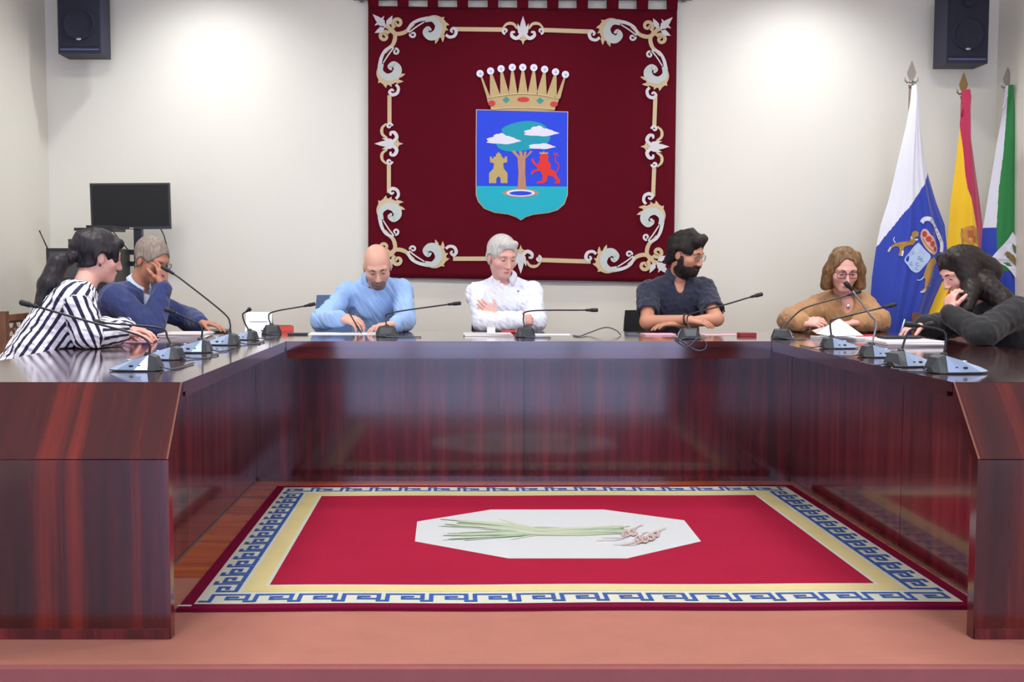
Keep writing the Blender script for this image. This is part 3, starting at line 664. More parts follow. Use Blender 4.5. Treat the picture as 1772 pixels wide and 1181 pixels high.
#@@END2
#@@PEOPLE
# ------------------------------------------------------------------ people: distance fields meshed by surface nets
def rcone(a, b, ra, rb=None, k=.03, op=0):
    a = np.asarray(a, float); b = np.asarray(b, float); rb = ra if rb is None else rb; ba = b-a; L2 = max(float(ba@ba), 1e-9)
    def fn(X, Y, Z):
        x, y, z = X-a[0], Y-a[1], Z-a[2]; t = np.clip((x*ba[0]+y*ba[1]+z*ba[2])/L2, 0, 1)
        return np.sqrt((x-ba[0]*t)**2+(y-ba[1]*t)**2+(z-ba[2]*t)**2) - (ra+(rb-ra)*t)
    r = max(ra, rb); return (fn, np.minimum(a, b)-r, np.maximum(a, b)+r, k, op)
def ell(c, r, R=None, k=.03, op=0):
    c = np.asarray(c, float); R = np.eye(3) if R is None else R      # rows of R: local axes in world
    def fn(X, Y, Z):
        x, y, z = X-c[0], Y-c[1], Z-c[2]; q = [(x*R[i, 0]+y*R[i, 1]+z*R[i, 2]) for i in range(3)]
        k0 = np.sqrt((q[0]/r[0])**2+(q[1]/r[1])**2+(q[2]/r[2])**2); k1 = np.sqrt((q[0]/r[0]**2)**2+(q[1]/r[1]**2)**2+(q[2]/r[2]**2)**2)
        return k0*(k0-1)/np.maximum(k1, 1e-6)
    e = np.sqrt(((R*np.asarray(r)[:, None])**2).sum(0)); return (fn, c-e, c+e, k, op)
def half(p, n, k=.006):                                              # cut away the side n points to
    p = np.asarray(p, float); n = nrm(n)
    return (lambda X, Y, Z: -((X-p[0])*n[0]+(Y-p[1])*n[1]+(Z-p[2])*n[2]), V(-99, -99, -99), V(99, 99, 99), k, 1)
def slab(x0, x1, y0, y1, z0, z1, k=.003):                            # cut away a box (the desk top)
    c = V((x0+x1)/2, (y0+y1)/2, (z0+z1)/2); h = V((x1-x0)/2, (y1-y0)/2, (z1-z0)/2)
    fn = lambda X, Y, Z: np.maximum(np.maximum(np.abs(X-c[0])-h[0], np.abs(Y-c[1])-h[1]), np.abs(Z-c[2])-h[2])
    return (fn, c-h, c+h, k, 1)
def desk_cut(e): return [slab(OL-e, XL+.2, 3.4, YB1+e, TZ-.034-e, TZ+e), slab(XR-.2, OR_+e, 3.4, YB1+e, TZ-.034-e, TZ+e), slab(XL, XR, YB0, YB1+e, TZ-.034-e, TZ+e)]
class Field:
    def __init__(s, lo, hi, h):
        s.h = h; s.lo = np.asarray(lo, float); n = np.ceil((np.asarray(hi)-s.lo)/h).astype(int)+1
        s.ax = [s.lo[i]+h*np.arange(n[i]) for i in range(3)]; s.D = np.full(n, 1.0, np.float32)
    def grid(s): return s.ax[0][:, None, None], s.ax[1][None, :, None], s.ax[2][None, None, :]
    def apply(s, prims, inflate=0.0):
        for fn, lo, hi, k, op in prims:
            pad = k+inflate+4*s.h; sl = []
            for i in range(3):
                a = max(int((lo[i]-pad-s.lo[i])/s.h), 0); b = min(int((hi[i]+pad-s.lo[i])/s.h)+2, s.D.shape[i])
                if b <= a: sl = None; break
                sl.append(slice(a, b))
            if sl is None: continue
            sl = tuple(sl); d = fn(s.ax[0][sl[0]][:, None, None], s.ax[1][sl[1]][None, :, None], s.ax[2][sl[2]][None, None, :]).astype(np.float32)
            D = s.D[sl]
            if op == 0:
                d = d-inflate; w_ = np.clip(.5+.5*(d-D)/k, 0, 1); s.D[sl] = d+(D-d)*w_-k*w_*(1-w_)
            else:
                d = -d; w_ = np.clip(.5-.5*(d-D)/k, 0, 1); s.D[sl] = d+(D-d)*w_+k*w_*(1-w_)
        return s
    def mesh(s):
        D = s.D; I = D < 0; n = np.array(D.shape)
        def c(o): return tuple(slice(o[i], n[i]-1+o[i]) for i in range(3))
        offs = [(i, j, k) for i in (0, 1) for j in (0, 1) for k in (0, 1)]
        cnt = sum(I[c(o)].astype(np.int8) for o in offs); act = (cnt > 0) & (cnt < 8)
        ijk = np.argwhere(act); idx = np.full(act.shape, -1, np.int32); idx[act] = np.arange(len(ijk))
        if not len(ijk): return np.zeros((0, 3)), np.zeros((0, 4), int)
        acc = np.zeros((len(ijk), 3)); m = np.zeros(len(ijk)); vals = {o: D[tuple((ijk+np.array(o)).T)] for o in offs}
        for a in offs:
            for ax in range(3):
                if a[ax]: continue
                b = list(a); b[ax] = 1; b = tuple(b); da, db = vals[a], vals[b]; cr = (da < 0) != (db < 0)
                t = np.where(cr, da/np.where(cr, da-db, 1), 0); p = np.array(a, float)[None, :].repeat(len(ijk), 0); p[:, ax] += t
                acc += p*cr[:, None]; m += cr
        verts = s.lo+s.h*(ijk+acc/m[:, None]); quads = []
        for ax in range(3):
            u, v = [(1, 2), (2, 0), (0, 1)][ax]
            A0 = I[tuple(slice(0, n[i]-1) if i == ax else slice(1, n[i]-1) for i in range(3))]; B0 = I[tuple(slice(1, n[i]) if i == ax else slice(1, n[i]-1) for i in range(3))]
            for sgn in (0, 1):
                e = np.argwhere((A0 & ~B0) if sgn == 0 else (~A0 & B0))
                if not len(e): continue
                base = e.copy(); base[:, u] += 1; base[:, v] += 1; q = []
                for du, dv in ((1, 1), (0, 1), (0, 0), (1, 0)):
                    cc = base.copy(); cc[:, u] -= du; cc[:, v] -= dv; q.append(idx[tuple(cc.T)])
                q = np.stack(q, 1); quads.append(q if sgn == 0 else q[:, ::-1])
        q = np.concatenate(quads); q = q[(q >= 0).all(1)]
        return verts, q
def np_mesh(name, parts, m, parent):
    vs_, qs_ = [], []; n = 0
    for v, q in parts: vs_.append(v); qs_.append(q+n); n += len(v)
    v = np.concatenate(vs_); q = np.concatenate(qs_); me = bpy.data.meshes.new(name)
    me.vertices.add(len(v)); me.vertices.foreach_set('co', v.astype(np.float32).ravel())
    me.loops.add(len(q)*4); me.loops.foreach_set('vertex_index', q.astype(np.int32).ravel())
    me.polygons.add(len(q)); me.polygons.foreach_set('loop_start', np.arange(len(q), dtype=np.int32)*4); me.polygons.foreach_set('loop_total', np.full(len(q), 4, np.int32))
    me.update(calc_edges=True); me.validate()
    return link(name, me, m, parent, True)
def bounds(prims, pad):
    return np.min([p[1] for p in prims if p[4] == 0], 0)-pad, np.max([p[2] for p in prims if p[4] == 0], 0)+pad
def head_prims(c, R, s):
    """R rows: right, forward, up of the head"""
    L = lambda x, y, z: c + s*(x*R[0]+y*R[1]+z*R[2])
    E = lambda p, r, k=.02, op=0, RR=None: ell(L(*p), tuple(s*v for v in r), R if RR is None else RR, k*s, op)
    Cn = lambda a, b, ra, rb=None, k=.02: rcone(L(*a), L(*b), ra*s, (ra if rb is None else rb)*s, k*s)
    pr = [E((0, -.012, .043), (.075, .096, .086), .03), E((0, .030, -.005), (.064, .064, .088), .03), E((0, .026, -.052), (.055, .058, .055), .03), Cn((-.012, .074, -.090), (.012, .074, -.090), .019, k=.03)]
    for q in (-1, 1):
        pr += [E((q*.043, .058, -.020), (.022, .024, .019), .025), Cn((q*.012, .089, .034), (q*.045, .076, .033), .010, .009, .018)]
        ca, sa = math.cos(.25), math.sin(.25)
        pr += [E((q*.077, -.008, -.004), (.008, .019, .031), .008, 0, np.stack([R[0], R[1]*ca+R[2]*sa, -R[1]*sa+R[2]*ca]))]
    for q in (-1, 1): pr += [E((q*.032, .104, .011), (.017, .019, .011), .012, 1)]
    for q in (-1, 1): pr += [E((q*.031, .078, .011), (.014, .0135, .0125), .004)]
    pr += [Cn((0, .092, .020), (0, .113, -.028), .0075, .0115, .014)]
    for q in (-1, 1): pr += [E((q*.011, .104, -.032), (.0085, .010, .008), .008)]
    pr += [Cn((-.020, .085, -.060), (0, .094, -.057), .006, .007, .010), Cn((.020, .085, -.060), (0, .094, -.057), .006, .007, .010), Cn((-.016, .084, -.069), (.016, .084, -.069), .008, k=.010)]
    return pr, L, E, Cn
def hand_prims(w_, f, n, side, curl=.5, thumb=.5, s=1.0, spread=.12):
    f = nrm(f); n = nrm(np.asarray(n) - f*np.dot(n, f)); lat = np.cross(f, n)*side; pr = []
    offs = [.030, .010, -.010, -.028]; lens = [.072, .080, .074, .058]; rad = [.0088, .0090, .0086, .0076]
    cu = curl if hasattr(curl, '__len__') else [curl]*4
    for i in range(4):
        k0 = w_ + s*(f*(.088-.006*abs(i-1)) + lat*offs[i]); pr.append(rcone(w_+lat*offs[i]*.55*s+f*.012*s, k0, .0145*s, .0115*s, .014))
        d = nrm(f + lat*spread*(1.2-i*.8)); p = k0; ang = 0
        for j, fr_ in enumerate((.46, .30, .24)):
            ang += cu[i]*(.7, 1.0, .7)[j]; dd = d*math.cos(ang)+n*math.sin(ang); q = p+dd*lens[i]*fr_*s
            pr.append(rcone(p, q, rad[i]*s*(1-.09*j), rad[i]*s*(1-.09*(j+1)), .004)); p = q
    b = w_+s*(f*.026+lat*.024); d = nrm(lat*.75+f*.65+n*.25); p = b
    pr.append(rcone(w_+f*.01*s+lat*.012*s, b, .016*s, .0145*s, .014))
    for j, l_ in enumerate((.038, .030, .025)):
        q = p+d*l_*s; pr.append(rcone(p, q, (.0125, .0108, .0098)[j]*s, (.0108, .0098, .008)[j]*s, .006 if j else .012)); p = q; d = nrm(d+f*.35*thumb+n*.35*thumb-lat*.25*thumb)
    return pr
def ik(S_, W_, hint, a, b):
    d = W_-S_; L_ = np.linalg.norm(d); m = (a+b)*.995
    if L_ > m: sc = L_/m; a *= sc; b *= sc
    L_ = np.linalg.norm(d); u = d/L_; x = (a*a-b*b+L_*L_)/(2*L_); hgt = math.sqrt(max(a*a-x*x, 0)); hv = np.asarray(hint)-S_; hv = hv-u*np.dot(hv, u); return S_+u*x+nrm(hv)*hgt
def noise3(X, Y, Z, f, seed):
    r = np.random.RandomState(seed); o = 0
    for _ in range(5):
        k = r.normal(size=3)*f; p = r.rand()*6.28; o = o + np.sin(X*k[0]+Y*k[1]+Z*k[2]+p)
    return o/5
def surf_at(verts, px, py):
    d = verts[:, 1]*cp-(verts[:, 2]-H)*sp; u = verts[:, 1]*sp+(verts[:, 2]-H)*cp
    e = (PX+F*verts[:, 0]/d-px)**2+(PY-F*u/d-py)**2
    near = e < max(e.min()*1.5, 6.0); i = np.where(near)[0]; return verts[i[np.argmin(verts[i, 1])]]
def frame(fwd, up=(0, 0, 1), roll=0.0):
    f = nrm(fwd); r = nrm(np.cross(f, up)); u = np.cross(r, f)
    c, s_ = math.cos(roll), math.sin(roll); r2 = r*c+u*s_; u2 = u*c-r*s_
    return np.stack([r2, f, u2])
browM = {}
def person(label, P, N, tf, hc, hfwd, arms, skin, cloth, hair, roll=0.0, hs=1.0, shw=.172, sleeve=1.0, infl=.009, build=(1, 1), wr_amp=.010, seed=1, jacket=False, vneck=0.0, trousers=None, collar=None, brow=(60, 45, 38), stripes=False, sleeve_r=.0, thigh=.42):
    P, N, hc = map(np.asarray, (P, N, hc)); up = nrm(N-P); tl = np.linalg.norm(N-P); rt = nrm(np.cross(tf, up)); fw_ = np.cross(up, rt); RT = np.stack([rt, fw_, up])
    HR = frame(hfwd, (0, 0, 1), roll)
    root = thing('person', (P[0], P[1], 0), label, 'person'); info = {}
    bw, bd = build
    torso = [ell(P+up*.02, (.168*bw, .125*bd, .11), RT, .05), ell(P+up*.36*tl, (.148*bw, .112*bd, .16), RT, .06), ell(P+up*.70*tl, (.158*bw, .112*bd, .175), RT, .06)]
    shs = {q: N+rt*q*(shw-.010)-up*.078 for q in (1, -1)}
    for q in (1, -1): torso += [rcone(N-up*.022+rt*q*.03, shs[q], .046, .044, .05), ell(shs[q], (.047, .047, .047), RT, .03)]
    neck = [rcone(N-up*.03, hc+HR[2]*-.055*hs-HR[1]*.018, .056*hs, .053*hs, .03)]
    hp, L, E, Cn = head_prims(hc, HR, hs)
    legs = []
    for q in (1, -1):
        hip = P+rt*q*.085; kn = hip+nrm(V(tf[0], tf[1], 0))*thigh; kn[2] = .50; an = kn+nrm(V(tf[0], tf[1], 0))*.02; an[2] = .09; toe = an+nrm(V(tf[0], tf[1], 0))*.15; toe[2] = .045; heel = an.copy(); heel[2] = .045
        legs.append([rcone(hip, kn, .082, .056, .05), rcone(kn, an, .054, .036, .03), rcone(heel, toe, .036, .030, .02)])
    armp = []; hands = []; info['arms'] = {}
    for a in arms:
        q = a['q']; S_ = shs[q]; W_ = np.array(a['w'], float)
        hz = min(p_[1][2] for p_ in hand_prims(W_, a['f'], a['n'], q, a.get('curl', .45), a.get('thumb', .5), a.get('s', 1.0)*hs, a.get('spread', .12)))
        W_[2] += max(0, TZ+.002-hz); W_[2] = max(W_[2], TZ+.040); el_ = ik(S_, W_, a['hint'], a.get('ua', .285), a.get('fa', .25)); el_[2] = max(el_[2], a.get('ez', 0))
        armp.append((S_, el_, W_)); info['arms'][q] = (S_, el_, W_)
        hands.append(hand_prims(W_, a['f'], a['n'], q, a.get('curl', .45), a.get('thumb', .5), a.get('s', 1.0)*hs, a.get('spread', .12)))
    upper = [rcone(S_, e, .046*bw, .039, .03) for S_, e, w__ in armp]; fore = [rcone(e, w__, .039, .026, .02) for S_, e, w__ in armp]
    # body: torso and legs coarse, head and hands fine, all from the same field
    body = torso+neck+upper+fore+[p for l_ in legs for p in l_]+hp+[p for h_ in hands for p in h_]
    parts = []
    core = torso+upper+[p for l_ in legs for p in l_]; lo, hi = bounds(core, .02)
    parts.append(Field(lo, hi, .011).apply(core, -.005).apply(desk_cut(.008)).mesh())
    hl = hp+neck; lo, hi = bounds(hp, .012); lo2 = np.minimum(lo, N-.075); hi2 = np.maximum(hi, N+.075)
    FH = Field(lo2, hi2, .0036).apply(hl); parts.append(FH.mesh())
    for i in range(len(armp)):
        pr = [fore[i]]+([upper[i]] if sleeve < .9 else [])+hands[i]; lo, hi = bounds(pr, .012); parts.append(Field(lo, hi, .0036).apply(pr).apply(desk_cut(.0025)).mesh())
    np_mesh('body', parts, skin, root); info['head'] = (L, HR)
    # trousers
    tr = trousers or mat('trouser_dark', (34, 36, 44), .85)
    pl = [ell(P+up*.02, (.172*bw, .130*bd, .115), RT, .05)]+[p for l_ in legs for p in l_[:2]]
    lo, hi = bounds(pl, .03); np_mesh('trousers', [Field(lo, hi, .012).apply(pl, .012).mesh()], tr, root)
    sh_ = mat('shoe_black', (20, 20, 22), .4)
    for l_ in legs:
        lo, hi = bounds(l_[2:], .02); np_mesh('shoe', [Field(lo, hi, .008).apply(l_[2:], .006).mesh()], sh_, root)
    # shirt, blouse or jacket
    def garment(name, infl, m, sl, cut_front=0.0, slv_extra=0.0, h=.0056, amp=wr_amp, vn=0.0, neck_r=.064):
        pr = list(torso); lim = []
        for S_, e, w__ in armp:
            if sl >= 1: pr += [rcone(S_, e, .048*bw+slv_extra, .042+slv_extra, .035), rcone(e, e+(w__-e)*.93, .042+slv_extra, .030+slv_extra*.7, .025)]
            else: pr += [rcone(S_, S_+(e-S_)*sl, .050*bw+slv_extra, .050+slv_extra, .03)]
        lo, hi = bounds(pr, infl+.02); lo[2] = max(lo[2], P[2]-.06); fl = Field(lo, hi, h).apply(pr, infl)
        X, Y, Z = fl.grid(); near = np.abs(fl.D) < .05
        ridge = lambda n_: (1-np.abs(n_)*1.6)
        d_ = (-amp*(.9*noise3(X, Y, Z, 22, seed)+.75*ridge(noise3(X, Y, Z*.45+X*.3, 48, seed+5))+.55*ridge(noise3(X+Z*.3, Y*.5, Z, 85, seed+9)))+amp*.6).astype(np.float32); fl.D += np.where(near, d_, 0)
        cuts = [rcone(N+up*.005, hc-HR[2]*.03*hs, neck_r, .075, .008, 1)]
        cuts = [(c_[0], c_[1], c_[2], .006, 1) for c_ in cuts]
        if vn: cuts.append((*ell(N+fw_*.105+up*(.04-vn*.6), (.032+vn*.25, .075, .04+vn), RT)[:3], .008, 1))
        if cut_front: cuts.append((*ell(N+fw_*.15-up*.30, (cut_front, .10, .30), RT)[:3], .008, 1))
        if sl < 1:
            for S_, e, w__ in armp: cuts.append((*rcone(S_+(e-S_)*(sl+.10), e+(e-S_)*.4, .075, .085)[:3], .004, 1))
        fl.apply(cuts+desk_cut(.0035)); v, q = fl.mesh(); o = np_mesh(name, [(v, q)], m, root); return o, v
    if jacket:
        o, v = garment('shirt', .004, cloth[0], 1.0, amp=.004); o, v2 = garment('jacket', .015, cloth[1], 1.0, .085, .006, vn=.06, neck_r=.068); info['cloth'] = v2; info['shirt'] = v
    else:
        o, v = garment('shirt' if not stripes else 'blouse', infl, cloth, sleeve, 0, sleeve_r, vn=vneck); info['cloth'] = v
        if stripes:
            sc = np.zeros(len(v)); best = np.full(len(v), 9.0)
            segs = [(P, N, .15, rt, fw_)]
            for S_, e, w__ in armp:
                for a_, b_ in ((S_+(e-S_)*.15, e), (e, w__)):
                    d = nrm(b_-a_); x_ = nrm(np.cross(d, V(.3, .5, .8))); segs.append((a_, b_, .055, x_, np.cross(d, x_)))
            for k_, (a_, b_, r_, x_, y_) in enumerate(segs):
                ba = b_-a_; t_ = np.clip(((v-a_)@ba)/(ba@ba), 0, 1); rel = v-a_-t_[:, None]*ba; d_ = np.linalg.norm(rel, axis=1)/r_ - (0.15 if k_ else 0)
                th = np.arctan2(rel@y_, rel@x_)*(r_+.01)/.034; use = d_ < best; best = np.where(use, d_, best); sc = np.where(use, th+k_*.37, sc)
            at = o.data.attributes.new('stripe', 'FLOAT', 'POINT'); at.data.foreach_set('value', sc.astype(np.float32))
    # collar
    if collar is not None:
        cm, gap, low = collar; bm = bmesh.new(); rings = []; ax = nrm(hc-HR[2]*.055*hs-N); r0 = nrm(np.cross(fw_, ax)); f0 = np.cross(ax, r0)
        for th in np.linspace(math.radians(gap), 2*PI-math.radians(gap), 30):
            fr_ = (1+math.cos(th))/2; d = f0*math.cos(th)+r0*math.sin(th); bs = N-f0*.004+ax*.022
            rings.append([bm.verts.new(tuple(bs+d*r_+ax*z_)) for r_, z_ in ((.058, -.02), (.059, .036-.022*fr_), (.064, .038-.022*fr_), (.078+.012*fr_, .008-low*fr_**3), (.073, .003-low*fr_**3))])
        for a_, b_ in zip(rings, rings[1:]):
            for k_ in range(5): bm.faces.new((a_[k_], a_[(k_+1) % 5], b_[(k_+1) % 5], b_[k_]))
        bm.faces.new(rings[0]); bm.faces.new(rings[-1][::-1]); bm_obj('collar', bm, cm, root, True)
    # face details
    bc = mat('brow_%d' % brow[0], brow, .8); lipm = mat('lips', (176, 104, 98), .45); eyed = mat('eye_dark', (30, 24, 22), .25)
    for q in (-1, 1):
        tube('eyebrow', [L(q*.014, .1005, .032), L(q*.030, .0955, .036), L(q*.047, .080, .031)], [.0028, .0034, .0018], bc, root, 6)
        M3 = Matrix(HR.T.tolist())
        bm = bmesh.new(); add_ball(bm, L(q*.031, .0905, .0075), (.0105*hs, .0032*hs, .0028*hs), M3, 10); bm_obj('eye', bm, eyed, root, True)
    bm = bmesh.new(); add_tube(bm, [L(-.021, .0905, -.0635), L(-.010, .0985, -.0625), L(0, .1005, -.063), L(.010, .0985, -.0625), L(.021, .0905, -.0635)], [.0012, .0038, .0042, .0038, .0012], 8); bm_obj('lips', bm, lipm, root, True)
    # hair: offset of the head inside a region, plus locks
    if hair:
        hm, t_, add_, sub_, locks, amp_ = hair[:6]
        lo, hi = bounds(hp, .05)
        if locks: l2, h2 = bounds([f_(L) for f_ in locks], .03); lo = np.minimum(lo, l2); hi = np.maximum(hi, h2)
        fh = Field(lo, hi, .0042).apply(hp+neck); X, Y, Z = fh.grid(); fh.D -= np.float32(t_)
        rg_ = Field(lo, hi, .0042).apply([E(p_, r_, .02) for p_, r_ in add_]).apply([(*E(p_, r_)[:3], .014, 1) for p_, r_ in sub_])
        fh.D = np.maximum(fh.D, rg_.D)
        if locks: fh.apply([f_(L) for f_ in locks])
        q = [(X-hc[0])*HR[i, 0]+(Y-hc[1])*HR[i, 1]+(Z-hc[2])*HR[i, 2] for i in range(3)]
        dn = amp_*(noise3(q[0], q[1], q[2]*.35, 150, seed)+.8*noise3(q[0], q[1], q[2], 60, seed+3)); fh.D += np.where(np.abs(fh.D) < .04, dn, 0).astype(np.float32)
        v, q_ = fh.mesh(); np_mesh('hair', [(v, q_)], hm, root)
        if len(hair) > 6:
            bmt, bt, badd, bsub = hair[6]; lo, hi = bounds(hp, .03)
            fb_ = Field(lo, hi, .0036).apply(hp+neck); fb_.D -= np.float32(bt); rg_ = Field(lo, hi, .0036).apply([E(p_, r_, .015) for p_, r_ in badd]).apply([(*E(p_, r_)[:3], .008, 1) for p_, r_ in bsub])
            fb_.D = np.maximum(fb_.D, rg_.D); X, Y, Z = fb_.grid(); fb_.D += np.where(np.abs(fb_.D) < .03, .0015*noise3(X, Y, Z, 180, seed), 0).astype(np.float32)
            v, q_ = fb_.mesh()
            if len(v): np_mesh('beard', [(v, q_)], bmt, root)
    info['root'] = root; info['rt'] = rt; info['fw'] = fw_; info['up'] = up
    return info
def hairmat(name, col, col2, rough=.45):
    m = bpy.data.materials.new(name); m.use_nodes = True; nt = m.node_tree; b = nt.nodes['Principled BSDF']
    tc = nt.nodes.new('ShaderNodeTexCoord'); mp = nt.nodes.new('ShaderNodeMapping'); mp.inputs['Scale'].default_value = (130, 130, 14)
    n = nt.nodes.new('ShaderNodeTexNoise'); n.inputs['Scale'].default_value = 1; n.inputs['Detail'].default_value = 3
    mx_ = nt.nodes.new('ShaderNodeMix'); mx_.data_type = 'RGBA'; mx_.inputs[6].default_value = rgb(*col); mx_.inputs[7].default_value = rgb(*col2)
    cr_ = nt.nodes.new('ShaderNodeMapRange'); cr_.inputs[1].default_value = .35; cr_.inputs[2].default_value = .65
    bp = nt.nodes.new('ShaderNodeBump'); bp.inputs['Strength'].default_value = .5; bp.inputs['Distance'].default_value = .004
    nt.links.new(tc.outputs['Object'], mp.inputs[0]); nt.links.new(mp.outputs[0], n.inputs['Vector']); nt.links.new(n.outputs['Fac'], cr_.inputs[0]); nt.links.new(cr_.outputs[0], mx_.inputs[0])
    nt.links.new(mx_.outputs[2], b.inputs['Base Color']); nt.links.new(n.outputs['Fac'], bp.inputs['Height']); nt.links.new(bp.outputs[0], b.inputs['Normal']); b.inputs['Roughness'].default_value = rough; b.inputs['Specular IOR Level'].default_value = .3
    return m
def glasses(info, col, lens_w=.023, lens_h=.017, yo=.104, z=.008):
    L, HR = info['head']; g = mat('glasses_%d' % col[0], col, .3); root = info['root']; bm = bmesh.new()
    gm = bpy.data.materials.get('lens_glass')
    if gm is None:
        gm = bpy.data.materials.new('lens_glass'); gm.use_nodes = True; b = gm.node_tree.nodes['Principled BSDF']; b.inputs['Transmission Weight'].default_value = 1; b.inputs['Roughness'].default_value = 0.02; b.inputs['IOR'].default_value = 1.05
    fr_ = None
    for q in (-1, 1):
        pts = [L(q*.033+lens_w*math.copysign(abs(math.cos(t))**.6, math.cos(t)), yo-.10*abs(q*.033+lens_w*math.cos(t))**1.0*.6, z+lens_h*math.copysign(abs(math.sin(t))**.6, math.sin(t))) for t in np.linspace(0, 2*PI, 25)]
        add_tube(bm, pts, .0019, 6, False)
        add_tube(bm, [L(q*.056, yo-.035, z+.004), L(q*.074, .05, z+.004), L(q*.080, -.005, z+.004), L(q*.080, -.02, z-.012)], .0017, 6)
    add_tube(bm, [L(-.011, yo-.004, z+.004), L(0, yo+.001, z+.006), L(.011, yo-.004, z+.004)], .0018, 6)
    fr_ = bm_obj('glasses', bm, g, root, True)
    for q in (-1, 1):
        bm = bmesh.new(); vs2 = [bm.verts.new(tuple(L(q*.033+lens_w*.95*math.cos(t), yo-.06*abs(q*.033+lens_w*math.cos(t)), z+lens_h*.95*math.sin(t)))) for t in np.linspace(0, 2*PI, 20, endpoint=False)]; bm.faces.new(vs2); bm_obj('lens', bm, gm, fr_)
def ring_band(name, c, d, r, w_, m, parent):
    d = nrm(d); bm = bmesh.new(); u = nrm(np.cross(d, V(.2, .3, .9))); v = np.cross(d, u)
    for s_ in (-w_/2, w_/2): pass
    add_tube(bm, [c+(u*math.cos(t)+v*math.sin(t))*r for t in np.linspace(0, 2*PI, 21)], w_/2, 6, False); return bm_obj(name, bm, m, parent, True)
skinA = mat('skin_fair', (214, 164, 144), .5, var=.06, vscale=(14, 14, 14)); skinB = mat('skin_tan', (196, 138, 112), .5, var=.06, vscale=(14, 14, 14)); skinC = mat('skin_rosy', (222, 168, 154), .5, var=.06, vscale=(14, 14, 14)); skinD = mat('skin_brown', (176, 120, 96), .5, var=.06, vscale=(14, 14, 14))
SHORT_ADD = [((0, -.035, .055), (.105, .128, .115)), ((0, -.06, .0), (.10, .08, .07))]
FACE_SUB = [((0, .105, .0), (.066, .062, .080)), ((0, .08, -.06), (.12, .07, .06)), ((.085, .012, -.015), (.03, .03, .04)), ((-.085, .012, -.015), (.03, .03, .04))]
def lk(a, b, ra, rb, k=.02): return lambda L: rcone(L(*a), L(*b), ra, rb, k)
def lkw(a, b, ra, rb, k=.02): return lambda L: rcone(a, b, ra, rb, k)
dn_ = V(0, 0, -1)
#@@P1
blueshirt = mat('shirt_light_blue', (150, 186, 236), .85, sheen=.2, bump=.15, bscale=120)
N1 = A(648, 487, 6.50)
p1 = person('bald man with a goatee in a light blue shirt, writing', (N1[0]+.01, 6.78, .56), N1, (.05, -1, 0), A(653, 462, 6.37), (.10, -.80, -.50),
    [dict(q=1, w=A(592, 569, 6.14), hint=A(535, 572, 6.3), f=(.85, -.35, -.22), n=(.15, .35, -.9), curl=.62, thumb=.9, ez=.83), dict(q=-1, w=A(684, 566, 6.10), hint=A(712, 640, 6.20), f=(-.9, -.3, -.05), n=dn_, curl=.35, ez=.83)],
    skinA, blueshirt, (mat('stubble_grey', (140, 112, 100), .8), -.02, SHORT_ADD, FACE_SUB, None, .0, (mat('goatee', (122, 104, 96), .8), .0022, [((0, .082, -.078), (.046, .045, .042))], [((0, .11, -.063), (.019, .03, .005))])), roll=-.08, collar=(blueshirt, 26, .05), seed=11, sleeve_r=.006)
#@@P2
wshirt = mat('shirt_white', (226, 230, 242), .85, sheen=.2, bump=.15, bscale=120)
N2 = A(873, 487, 6.60); whair = hairmat('hair_white', (206, 204, 200), (176, 174, 170))
p2 = person('white-haired man in a white shirt with arms folded', (N2[0]+.01, 6.76, .56), N2, (.06, -1, 0), A(868, 446, 6.54), (.40, -.86, -.30),
    [dict(q=1, w=A(902, 556, 6.29), hint=A(800, 600, 6.35), f=(.75, .6, .1), n=(.1, .9, -.2), curl=.5, s=.8, ez=.825), dict(q=-1, w=A(858, 551, 6.40), hint=A(960, 600, 6.35), f=(-.72, .05, .66), n=(-.2, .9, -.1), curl=.15, spread=.02, thumb=.2, s=.9, ez=.825)],
    skinC, wshirt, (whair, .012, SHORT_ADD, FACE_SUB, [lk((-.05, .055, .10), (.035, .068, .098), .018, .018)], .0009), brow=(150, 140, 134), collar=(wshirt, 24, .045), seed=23, sleeve_r=.006)
c_ = surf_at(p2['cloth'], 898, 504); bm = bmesh.new(); add_ball(bm, c_, (.010, .003, .006)); bm_obj('chest_logo', bm, mat('logo_grey', (120, 124, 140), .7), p2['root'], True)
#@@P3
polo = mat('polo_navy', (30, 36, 58), .85, sheen=.2, bump=.15, bscale=160); dhair = hairmat('hair_dark', (20, 17, 17), (38, 33, 32), .6); beardm = hairmat('beard_dark', (28, 23, 22), (46, 38, 36), .65)
N3 = A(1172, 484, 6.55)
p3 = person('dark-haired bearded man with glasses in a navy polo shirt', (N3[0]+.0, 6.76, .56), N3, (.10, -1, 0), A(1187, 441, 6.49), (.70, -.64, -.30),
    [dict(q=1, w=A(1188, 553, 6.24), hint=A(1070, 640, 6.3), f=(.97, -.1, -.14), n=(0, .3, -1), curl=.25, ez=.825), dict(q=-1, w=V(1.255, 6.28, .818), hint=V(1.62, 6.22, .72), f=(-1, -.05, -.05), n=dn_, curl=.3, ez=.825)],
    skinB, polo, (dhair, .020, SHORT_ADD, FACE_SUB, [lk((-.06, .05, .11), (.05, .075, .105), .030, .030), lk((0, -.09, .05), (0, -.10, -.06), .040, .028), lk((.055, -.07, 0), (.05, -.08, -.07), .025, .02), lk((-.055, -.07, 0), (-.05, -.08, -.07), .025, .02), lk((.03, .03, .125), (-.04, -.03, .13), .028, .028)], .006, (beardm, .008, [((0, .040, -.092), (.085, .085, .052)), ((0, .095, -.048), (.034, .03, .010)), ((.062, .018, -.04), (.02, .022, .04)), ((-.062, .018, -.04), (.02, .022, .04))], [((0, .112, -.064), (.021, .04, .005))])),
    brow=(40, 34, 34), collar=(polo, 34, .06), sleeve=.78, vneck=.035, seed=37, sleeve_r=.008, build=(1.03, 1.03), shw=.184)
glasses(p3, (120, 110, 112))
